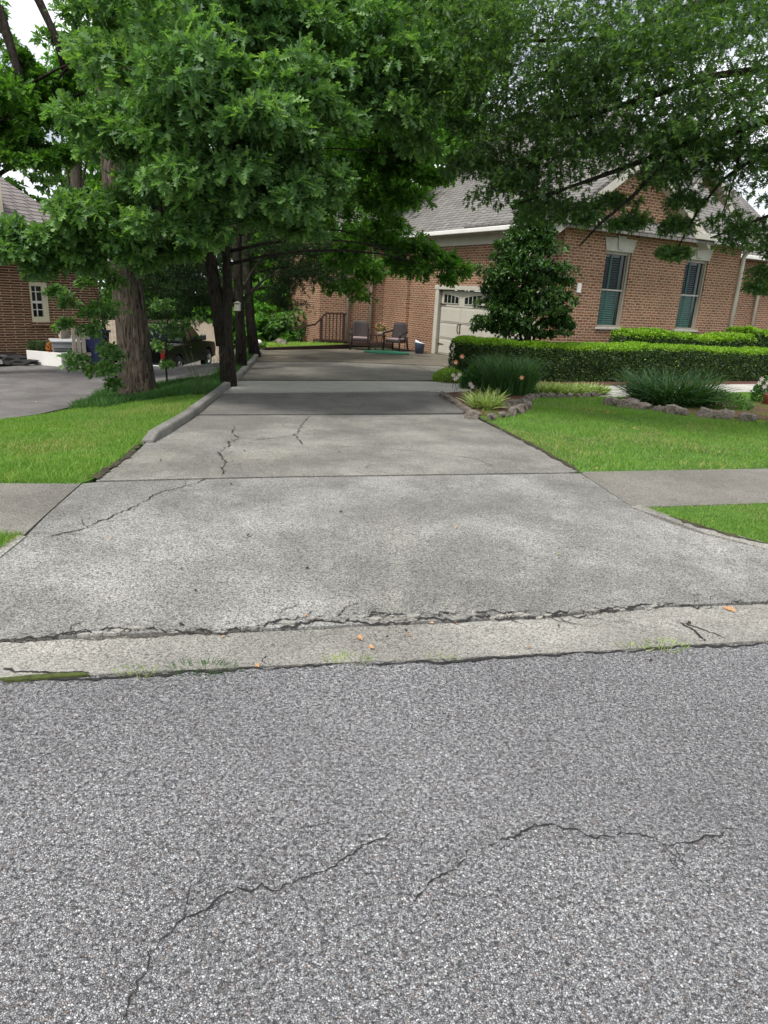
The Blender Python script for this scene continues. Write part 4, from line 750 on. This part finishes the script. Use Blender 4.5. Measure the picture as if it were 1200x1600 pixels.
# edging rocks
import bmesh
rock_me = []
for k in range(6):
    bm = bmesh.new(); bmesh.ops.create_icosphere(bm, subdivisions=2, radius=1)
    for v in bm.verts:
        c = v.co.copy(); q = 1+.55*noise.noise(c*1.2+Vector((k*9, 0, 0)))+.22*noise.noise(c*3.5+Vector((0, k*7, 0))); v.co = Vector((max(-.85, min(.85, c.x)), max(-.8, min(.8, c.y)), max(-.7, min(.7, c.z))))*q
    me = bpy.data.meshes.new('rock'); bm.to_mesh(me); bm.free(); me.materials.append(M['rock']); rock_me.append(me)
def rocks(pts, label, group, s=.1, spacing=2.5, hz=.9):
    P = [Vector((*q, 0)) for q in gp(*pts)]; L = 0; q = []
    for a, b in zip(P, P[1:]):
        d = (b-a).length; t = -L
        while t < d:
            if t >= 0: q.append((a.lerp(b, t/d), (b-a)))
            t += s*spacing*random.uniform(.85, 1.3)
        L = 0
    for k, (p, dd) in enumerate(q):
        o = bpy.data.objects.new('edging_rock', random.choice(rock_me)); COL.objects.link(o); sc_ = s*random.uniform(.65, 1.2)
        o.scale = (sc_*random.uniform(.95, 1.35), sc_*random.uniform(.6, .9), sc_*hz*random.uniform(.75, 1.1)); o.rotation_euler = (random.uniform(-.2, .2), random.uniform(-.2, .2), math.atan2(dd.y, dd.x)+random.uniform(-.3, .3))
        o.location = (p.x, p.y, G(p.x, p.y)+.045); tag(o, f'{ORD[min(k, 25)]} {label}', 'rock', group)
rocks([(690, 620), (714, 634), (735, 650)], 'weathered stone from the garage end along the driveway mulch', 'stones along the driveway side of the bed', .07)
rocks([(738, 655), (768, 656), (800, 650), (825, 638)], 'grey stone from the driveway round the near rim of the left bed', 'stones round the left flower bed', .11)
rocks([(790, 640), (818, 630), (838, 623)], 'stone from the left in the inner row of the left flower bed', 'inner stones of the left flower bed', .10)
rocks([(838, 622), (890, 622), (945, 620)], 'small stone from the left beneath the pale striped tufts', 'stones below the striped tufts', .075)
rocks([(955, 634), (1000, 640), (1060, 648), (1130, 655), (1210, 664), (1350, 672)], 'squarish stone from the left in the wall of the right flower bed', 'stones round the right flower bed', .14, 2.35)

# ------------------------------------------------------------------ small things on the ground
def dleaf(px, py, label, s=.06, dz=.02, mat='dead'):
    p = g(px, py); o = leaves('fallen_leaf', np.array([[0, 0, .0]]), np.array([[random.uniform(-1, 1), random.uniform(-1, 1), .15]]), np.array([s]), LOBED, M[mat], None); o.location = (p.x, p.y, p.z+dz)
    tag(o, label, 'leaf', 'fallen leaves')
dleaf(1128, 953, 'largest fallen tan leaf, lying in the gutter at the right', .075); dleaf(566, 1006, 'small orange fallen leaf in the middle of the gutter', .05); dleaf(399, 1043, 'tan fallen leaf at the road edge of the gutter', .035)
dleaf(951, 652, 'curled brown leaf on the lawn before the right rock edging', .11, .06); dleaf(988, 676, 'brown leaf on the lawn nearest the middle of the grass', .08, .05); dleaf(929, 739, 'tan leaf at the lawn corner beside the right sidewalk', .05, .04)
dleaf(712, 830, 'pale fallen scrap on the apron right of centre', .04); dleaf(870, 872, 'small yellow green scrap on the apron', .035, .02, 'lime'); dleaf(40, 620, 'yellow leaf on the neighbour drive left side', .07, .03, 'lime'); dleaf(54, 631, 'whitish leaf on the neighbour drive nearest the lawn', .06, .03)
for (x, y, n, lb) in [(545, 1033, 60, 'grass tuft in the road seam at the middle'), (320, 1047, 110, 'wide grass tuft in the road seam left of the middle'), (215, 1053, 50, 'short grass tuft in the road seam between moss and tuft'), (1036, 1011, 90, 'grass tuft in the road seam beside the right gutter crack'), (992, 1013, 30, 'thin grass tuft in the road seam right of centre'), (690, 1031, 24, 'sparse grass tuft in the road seam just right of centre')]:
    clump('grass_tuft', lb, x, y, .05+n*.0009, .03, n, 'cover' if n > 100 else 'vari', .004, 1., 'grass', 'tufts in the road seam', BLADE, 1., .005, 2.2)
m1 = sheet('moss', gp((0, 1063), (60, 1057), (130, 1054), (142, 1058), (80, 1062), (10, 1067)), .012, M['moss'], None, .1, .01, wob=.01); tag(m1, 'dark moss patch along the road seam at the left edge', 'moss')
p = g(404, 547); mb = MB(); mb.tube([(0, 0, 0), (0, 0, .16)], .05, 10); o1 = mb.build('garden_light_stem', M['grey']); 
bm = bmesh.new(); bmesh.ops.create_uvsphere(bm, u_segments=16, v_segments=10, radius=.13); me = bpy.data.meshes.new('garden_light'); bm.to_mesh(me); bm.free(); o = mkobj('garden_light', me, M['white'], None, True); o.scale.z = .7; o.location = (p.x-.05, p.y+.2, p.z+.22); o1.name = 'stem'; o1.parent = o; o1.location = (0, 0, -.3); tag(o, 'white rounded garden light at the far end of the kerb', 'light')
o = bpy.data.objects.new('stone', rock_me[0]); COL.objects.link(o); p = g(439, 543); o.location = (p.x, p.y+.3, p.z+.12); o.scale = (.22, .18, .2); tag(o, 'dark rounded stone on the bright strip behind the patio', 'stone')
# low bright strip with edging behind the patio
sp = gp((418, 547), (545, 543), (545, 538), (420, 541)); blades('ground_cover', sp, 9000, .12, M['lime'], 'bright low ground cover strip behind the patio', 'ground cover', .014, .7, .05)
mb = MB(); a_ = Vector((*gp((414, 548))[0], 0)); b_ = Vector((*gp((548, 544.5))[0], 0)); t_ = (b_-a_).normalized(); n_ = Vector((-t_.y, t_.x, 0))
z_ = G(a_.x, a_.y); mb.add([a_+Vector((0, 0, z_-.1)), b_+Vector((0, 0, z_-.1)), b_+n_*.12+Vector((0, 0, z_-.1)), a_+n_*.12+Vector((0, 0, z_-.1)), a_+Vector((0, 0, z_+.09)), b_+Vector((0, 0, z_+.09)), b_+n_*.12+Vector((0, 0, z_+.09)), a_+n_*.12+Vector((0, 0, z_+.09))], [(0, 3, 2, 1), (4, 5, 6, 7), (0, 1, 5, 4), (1, 2, 6, 5), (2, 3, 7, 6), (3, 0, 4, 7)]); o = mb.build('timber_edging', M['deck'], None, False, .01); tag(o, 'dark timber edging across the back of the patio', 'edging')
q = [Vector(g(random.uniform(0, 1200), random.choice((1, 1, 0))*0+random.uniform(952, 1040))) for _ in range(26)]+[g(random.uniform(380, 690), random.uniform(552, 615)) for _ in range(60)]+[g(random.uniform(150, 900), random.uniform(640, 940)) for _ in range(30)]
P = np.array([(p.x, p.y, p.z+.022) for p in q]); D = RNG.normal(0, 1, (len(P), 3)); D[:, 2] *= .15; tag(leaves('leaf_litter', P, D, RNG.uniform(.012, .04, len(P)), OVAL, [M['dead'], M['deck']], None, None, (RNG.random(len(P)) < .6).astype(int)), 'tiny scraps of leaf litter strewn over the concrete', 'litter', None, 'stuff')
# thin weeds by the kerb
for (x, y, h) in [(318, 612, .9), (310, 618, .5), (352, 600, .7)]:
    clump('weed', f'{["tallest", "shortest", "farthest"][0 if x == 318 else 1 if x == 310 else 2]} thin twiggy weed in the ground cover by the kerb', x, y, .15, h, 26, 'mum', .006, .5, 'plant', 'thin weeds by the kerb')

# ------------------------------------------------------------------ patio furniture
def chair(px, py, rz, label):
    p = g(px, py); r = empty('patio_chair', p+Vector((0, 0, .013)), rz); tag(r, label, 'chair', 'wicker chairs on the patio')      # faces -y
    mb = MB(); n = 9; V = []
    for i in range(n):
        for j in range(8):
            x = -.3+.6*i/(n-1); t = j/7; z = .38+.6*t; cv = .06*(abs(x)/.3)**2; V.append((x*(1-.10*t**2), .22+.13*t-cv, z-(.03*(abs(x)/.3)**3 if j == 7 else 0)))
    F = [(i*8+j, i*8+8+j, i*8+9+j, i*8+1+j) for i in range(n-1) for j in range(7)]; mb.add(V, F); o = mb.build('backrest', M['wick'], r, True); s = o.modifiers.new('s', 'SOLIDIFY'); s.thickness = .045
    mb = MB(); mb.box(-.28, .28, -.28, .24, .3, .38); mb.build('seat', M['wick'], r, False, .02)
    mb = MB(); mb.box(-.26, .26, -.29, .2, .381, .45); mb.build('cushion', M['cush'], r, False, .03)
    for s_ in (-1, 1):
        mb = MB(); mb.tube([(s_*.31, .27, .7), (s_*.36, .1, .66), (s_*.37, -.15, .63), (s_*.35, -.3, .6), (s_*.33, -.31, .5)], .032, 8); mb.build('armrest', M['wick'], r, True)
        mb = MB(); mb.tube([(s_*.33, -.3, .55), (s_*.32, -.3, .3), (s_*.34, -.31, 0)], [.035, .035, .026], 8); mb.build('leg', M['wick'], r, True)
        mb = MB(); mb.tube([(s_*.3, .26, .5), (s_*.3, .27, .3), (s_*.33, .33, 0)], [.035, .035, .026], 8); mb.build('leg', M['wick'], r, True)
chair(562, 547, 0.05, 'dark wicker patio chair on the left of the small table'); chair(618, 549, -.55, 'dark wicker patio chair on the right of the small table, turned inwards')
p = g(592, 548); t = empty('side_table', p+Vector((0, 0, .013))); tag(t, 'small round dark side table between the two wicker chairs', 'table')
mb = MB(); mb.tube([(0, 0, .5), (0, 0, .53)], .24, 20); mb.build('tabletop', M['deck'], t)
for k in range(4):
    a_ = math.pi/4+k*math.pi/2; mb = MB(); mb.tube([(math.cos(a_)*.16, math.sin(a_)*.16, .5), (math.cos(a_)*.1, math.sin(a_)*.1, .28), (math.cos(a_)*.12, math.sin(a_)*.12, .12), (math.cos(a_)*.22, math.sin(a_)*.22, 0)], .016, 6); mb.build('leg', M['black'], t, True)
r_ = empty('flower_basket', p+Vector((.02, 0, .545))); tag(r_, 'basket of pink and white flowers on the side table', 'basket')
mb = MB(); mb.tube([(0, 0, 0), (0, 0, .12)], [.07, .11], 12); mb.build('basket', M['fence'], r_, True)
q = rand_dir(260)*np.array([.17, .12, .13])+np.array([0, 0, .24]); leaves('leaves', q, rand_dir(260), np.full(260, .06), OVAL, M['cover'], r_)
q = rand_dir(60)*np.array([.19, .13, .15])+np.array([0, 0, .26]); leaves('blossoms', q, rand_dir(60), np.full(60, .06), OVAL, M['pink'], r_)
p = g(604, 553); mb = MB(); mb.prism([(.83*math.cos(R(22.5+45*k)), .62*math.sin(R(22.5+45*k))) for k in range(8)], 'z', 0, .035); o = mb.build('patio_mat', M['green'], None, False, .01); o.location = p+Vector((0, .2, .014)); tag(o, 'green octagonal mat in front of the wicker chairs', 'mat')
p = g(655, 553); r_ = empty('pail', p+Vector((0, 0, .013))); tag(r_, 'slate blue bucket with pale lid standing against the brick by the garage', 'bucket')
mb = MB(); mb.tube([(0, 0, 0), (0, 0, .34), (0, 0, .36)], [.145, .175, .18], 18); mb.build('body', M['pail'], r_, True); mb = MB(); mb.tube([(0, 0, .361), (0, 0, .39), (.02, 0, .40)], [.185, .18, .1], 18); mb.build('lid', M['lid'], r_, True)
# deck steps with railing by the far wall
p = atY(536, 545, 26.3); dk = empty('deck_steps', (p.x, p.y, G(p.x, p.y)), R(8)); tag(dk, 'dark brown wooden deck steps with railing against the far brick wall', 'steps')
mb = MB(); mb.box(-1.1, 1.9, .1, .9, .05, .2); mb.build('platform', M['deck'], dk, False, .01)
for x in (0, -.82): mb = MB(); mb.box(x-.05, x+.05, 0, .1, 0, 1.16 if x == 0 else .98); mb.build('post', M['deck'], dk, False, .006)
mb = MB(); mb.box(-.66, .1, -.02, .12, 1.161, 1.21); mb.build('top_rail', M['deck'], dk, False, .006)
mb = MB(); mb.prism([(-.66, 1.21), (-.66, 1.14), (-1.05, .72), (-1.05, .8)], 'y', -.02, .12); mb.build('sloping_rail', M['deck'], dk)
mb = MB(); mb.prism([(-1.05, .8), (-1.05, .73), (-1.9, .55), (-1.9, .62)], 'y', .0, .1); mb.build('lower_rail', M['deck'], dk)
for x in (-.65, -.52, -.39, -.26, -.13): mb = MB(); mb.box(x-.018, x+.018, .03, .07, .2, 1.16); mb.build('baluster', M['deck'], dk)
mb = MB(); mb.box(-.05, .0, .06, .1, .1, 1.1); mb.build('kick_board', M['fence'], dk)

# ------------------------------------------------------------------ pickup truck
TX = atY(262, 560, 20.0); tr = empty('pickup_truck', (TX.x-.84, 20.0, -1.15), R(-3)); tag(tr, 'dark green pickup truck parked facing away behind the oak trunk', 'truck'); tr.scale = (.95, .95, .95)
# local: y forward, x right; rear at y=0
def yprof(poly, x0, x1, mat, name, par=tr, bev=0, sm=False): mb = MB(); mb.prism([(a, b) for a, b in poly], 'x', x0, x1); return mb.build(name, M[mat], par, sm, bev)
arch = lambda c, r: [(c-r*math.cos(math.pi*i/10), .38+r*math.sin(math.pi*i/10)) for i in range(11)]
yprof([(0.04, .45)]+arch(1.05, .42)+arch(4.05, .42)+[(4.9, .42), (4.95, .75), (4.85, .93), (3.7, 1.03), (1.75, 1.04), (.04, 1.02)], -.86, .86, 'paint', 'body', bev=.04)
mb = MB(); lo = [(-.82, 1.8), (.82, 1.8), (.82, 3.7), (-.82, 3.7)]; hi = [(-.64, 1.98), (.64, 1.98), (.64, 2.9), (-.64, 2.9)]
mb.add([(x, y, 1.03) for x, y in lo]+[(x, y, 1.6) for x, y in hi], [(0, 1, 5, 4), (1, 2, 6, 5), (2, 3, 7, 6), (3, 0, 4, 7), (4, 5, 6, 7), (0, 3, 2, 1)]); mb.build('cab', M['paint'], tr, False, .04)
def quad(name, pts, mat): mb = MB(); c = sum((Vector(p) for p in pts), Vector())/4; nrm = (Vector(pts[1])-Vector(pts[0])).cross(Vector(pts[2])-Vector(pts[0])).normalized(); P = [Vector(p) for p in pts]; mb.add([p+nrm*.012 for p in P]+[p-nrm*.012 for p in P], [(0, 1, 2, 3), (7, 6, 5, 4), (0, 4, 5, 1), (1, 5, 6, 2), (2, 6, 7, 3), (3, 7, 4, 0)]); return mb.build(name, M[mat], tr)
quad('rear_window', [(-.68, 1.84, 1.12), (.68, 1.84, 1.12), (.58, 1.965, 1.53), (-.58, 1.965, 1.53)], 'dglass')
quad('side_window', [(.80, 2.5, 1.11), (.80, 3.45, 1.11), (.672, 2.93, 1.53), (.672, 2.5, 1.53)], 'dglass'); quad('side_window', [(.80, 2.0, 1.11), (.80, 2.42, 1.11), (.672, 2.42, 1.53), (.672, 2.12, 1.53)], 'dglass')
quad('windscreen', [(-.7, 3.6, 1.1), (.7, 3.6, 1.1), (.58, 2.97, 1.56), (-.58, 2.97, 1.56)], 'dglass')
def tb(name, b, mat, bev=.01): mb = MB(); mb.box(*b); return mb.build(name, M[mat], tr, False, bev)
tb('tailgate', (-.66, .66, -.02, .035, .55, .99), 'paint', .015); tb('bumper', (-.84, .84, -.14, .02, .38, .53), 'chrome', .03)
for s in (-1, 1):
    tb('taillight', (min(s*.68, s*.85), max(s*.68, s*.85), -.012, .04, .68, .96), 'tail', .015); tb('reverse_light', (min(s*.68, s*.85), max(s*.68, s*.85), -.012, .04, .58, .675), 'amber', .01)
    tb('mirror', (min(s*.86, s*1.06), max(s*.86, s*1.06), 3.15, 3.25, 1.08, 1.26), 'black', .03)
    for yc in (1.05, 4.05):
        x0 = s*.66; wt = MB(); wt.tube([(x0, yc, .36), (x0+s*.03, yc, .36), (x0+s*.19, yc, .36), (x0+s*.22, yc, .36)], [.31, .36, .36, .31], 28); wh_ = wt.build('wheel', M['tyre'], tr, True)
        rm = MB(); rm.tube([(x0+s*.221, yc, .36), (x0+s*.225, yc, .36)], .2, 20)
        for k in range(5):
            a_ = k*2*math.pi/5; rm.tube([(x0+s*.235, yc, .36), (x0+s*.228, yc+.19*math.cos(a_), .36+.19*math.sin(a_))], .035, 6)
        rm.build('rim', M['chrome'], wh_)
tb('door_handle', (.862, .885, 2.1, 2.24, .9, .93), 'chrome', .005); tb('licence_plate', (-.15, .15, -.155, -.142, .4, .51), 'lid', .004)

# ------------------------------------------------------------------ fences and yard things on the left
def fence(label, pts, h, mat, bw=.14, gap=.012, name='fence', group=None, slant=False):
    a0 = Vector(pts[0]); r = empty(name, a0); tag(r, label, 'fence', group); bd = MB(); rl = MB()
    for a, b in zip(pts, pts[1:]):
        a = Vector(a)-a0; b = Vector(b)-a0; d = b-a; L = d.xy.length; u = Vector((d.x, d.y, 0))/L; nn = Vector((-u.y, u.x, 0)); k = int(L/(bw+gap))
        for i in range(k):
            p = a+u*(i*(bw+gap)); p.z = a.z+d.z*(i/k); hh = h+random.uniform(-.015, .015); v = [p, p+u*bw, p+u*bw+nn*.02, p+nn*.02]
            bd.add([q-Vector((0, 0, hh)) for q in v]+v, [(0, 3, 2, 1), (4, 5, 6, 7), (0, 1, 5, 4), (1, 2, 6, 5), (2, 3, 7, 6), (3, 0, 4, 7)])
        for z in (-.25, -h+.3):
            v = [a+nn*.021, b+nn*.021, b+nn*.06, a+nn*.06]; rl.add([q+Vector((0, 0, z)) for q in v]+[q+Vector((0, 0, z+.08)) for q in v], [(0, 3, 2, 1), (4, 5, 6, 7), (0, 1, 5, 4), (1, 2, 6, 5), (2, 3, 7, 6), (3, 0, 4, 7)])
    bd.build('boards', M[mat], r); rl.build('rail', M[mat], r); return r
fence('tan vertical board fence behind the pickup truck', [atY(150, 500, 30), atY(306, 499, 28), atY(352, 512, 25)], 1.8, 'fence')
fence('cream slatted fence panel beside the brick house corner', [atY(94, 511, 17.6), atY(112, 512, 18.2)], .9, 'fpaint', .2, .015, group='cream fence panels'); fence('short cream fence panel screening the blue bin', [atY(111, 512.5, 17.0), atY(140, 514, 17.3)], .95, 'fpaint', .085, .03, group='cream fence panels')
p = atY(149, 545, 17.8); bn = empty('recycling_bin', (p.x, p.y, G(p.x, p.y)), R(10)); tag(bn, 'dark blue wheeled bin beside the cream fence panel', 'bin'); hz_ = atY(149, 516, 17.8).z-G(p.x, p.y)
mb = MB(); mb.add([(x*.24, y*.26, .03) for x, y in ((-1, -1), (1, -1), (1, 1), (-1, 1))]+[(x*.3, y*.32, hz_-.06) for x, y in ((-1, -1), (1, -1), (1, 1), (-1, 1))], [(0, 3, 2, 1), (4, 5, 6, 7), (0, 1, 5, 4), (1, 2, 6, 5), (2, 3, 7, 6), (3, 0, 4, 7)]); mb.build('body', M['blue'], bn, False, .02)
mb = MB(); mb.box(-.33, .33, -.35, .36, hz_-.059, hz_); mb.build('lid', M['blue'], bn, False, .02)
p = atY(106, 556, 17.5); ac = empty('air_conditioner', (p.x, p.y, G(p.x, p.y)), R(30)); tag(ac, 'grey outdoor air conditioning unit behind the planter', 'air conditioner'); hz_ = .62
mb = MB(); mb.box(-.36, .36, -.36, .36, .05, hz_-.05); mb.build('casing', M['grey'], ac, False, .02); mb = MB(); mb.box(-.38, .38, -.38, .38, hz_-.049, hz_); mb.build('top', M['ac_top'], ac, False, .02)
mb = MB(); [mb.box(-.33, .33, -.372, -.361, .12+k*.06, .14+k*.06) for k in range(int((hz_-.25)/.06))]; mb.build('grille', M['black'], ac)
p0 = g(43, 569); p1 = g(97, 574); u = (p1-p0); L = u.xy.length; pl = empty('planter_box', (p0.x, p0.y, G(p0.x, p0.y)-.02), math.atan2(u.y, u.x)); tag(pl, 'long white planter box on the neighbour drive', 'planter'); hz_ = .36
mb = MB(); mb.box(0, L, 0, .04, 0, hz_); mb.box(0, L, .36, .4, 0, hz_); mb.box(0, .04, .04, .36, 0, hz_); mb.box(L-.04, L, .04, .36, 0, hz_); mb.build('box', M['white'], pl, False, .01); mb = MB(); mb.box(.04, L-.04, .04, .36, .02, hz_-.05); mb.build('soil', M['soil'], pl)
for k, (px, m, lb) in enumerate([(55, 'mum', 'round dark green bush, leftmost in the white planter'), (70, 'mum', 'round green bush in the middle of the white planter'), (86, 'orange', 'round rust coloured bush at the right end of the white planter')]):
    pc = p0.lerp(p1, (px-43)/54)+Vector((-.08, .18, .43)); n = 900; q = rand_dir(n)*RNG.uniform(.75, 1, (n, 1))*np.array([.17, .17, .16]); o = leaves('mum_bush', q, rand_dir(n)+q*4, np.full(n, .035), OVAL, M[m]); o.location = pc
    tag(o, lb, 'bush', 'bushes in the white planter'); mb = MB(); bm = bmesh.new(); bmesh.ops.create_icosphere(bm, subdivisions=2, radius=.125); me2 = bpy.data.meshes.new('core'); bm.to_mesh(me2); bm.free(); mkobj('twigs', me2, M['core'], o)
for (px, py, lb, nm, s, mt) in [(8, 566, 'dark bag slumped on the neighbour drive, leftmost against the brick', 'garden_bag', .24, 'black'), (24, 568, 'low dark bundle between the bag and the planter', 'garden_bag', .2, 'tyre'), (38, 571, 'flat dark tarpaulin heap just left of the white planter', 'tarpaulin', .22, 'tyre')]:
    o = bpy.data.objects.new(nm, rock_me[2].copy()); o.data.materials.clear(); o.data.materials.append(M[mt]); COL.objects.link(o); p = g(px, py); o.location = (p.x, p.y, p.z+.08); o.scale = (s*1.4, s, s*(.7 if nm == 'garden_bag' else .3)); tag(o, lb, 'bag' if nm == 'garden_bag' else 'tarpaulin')
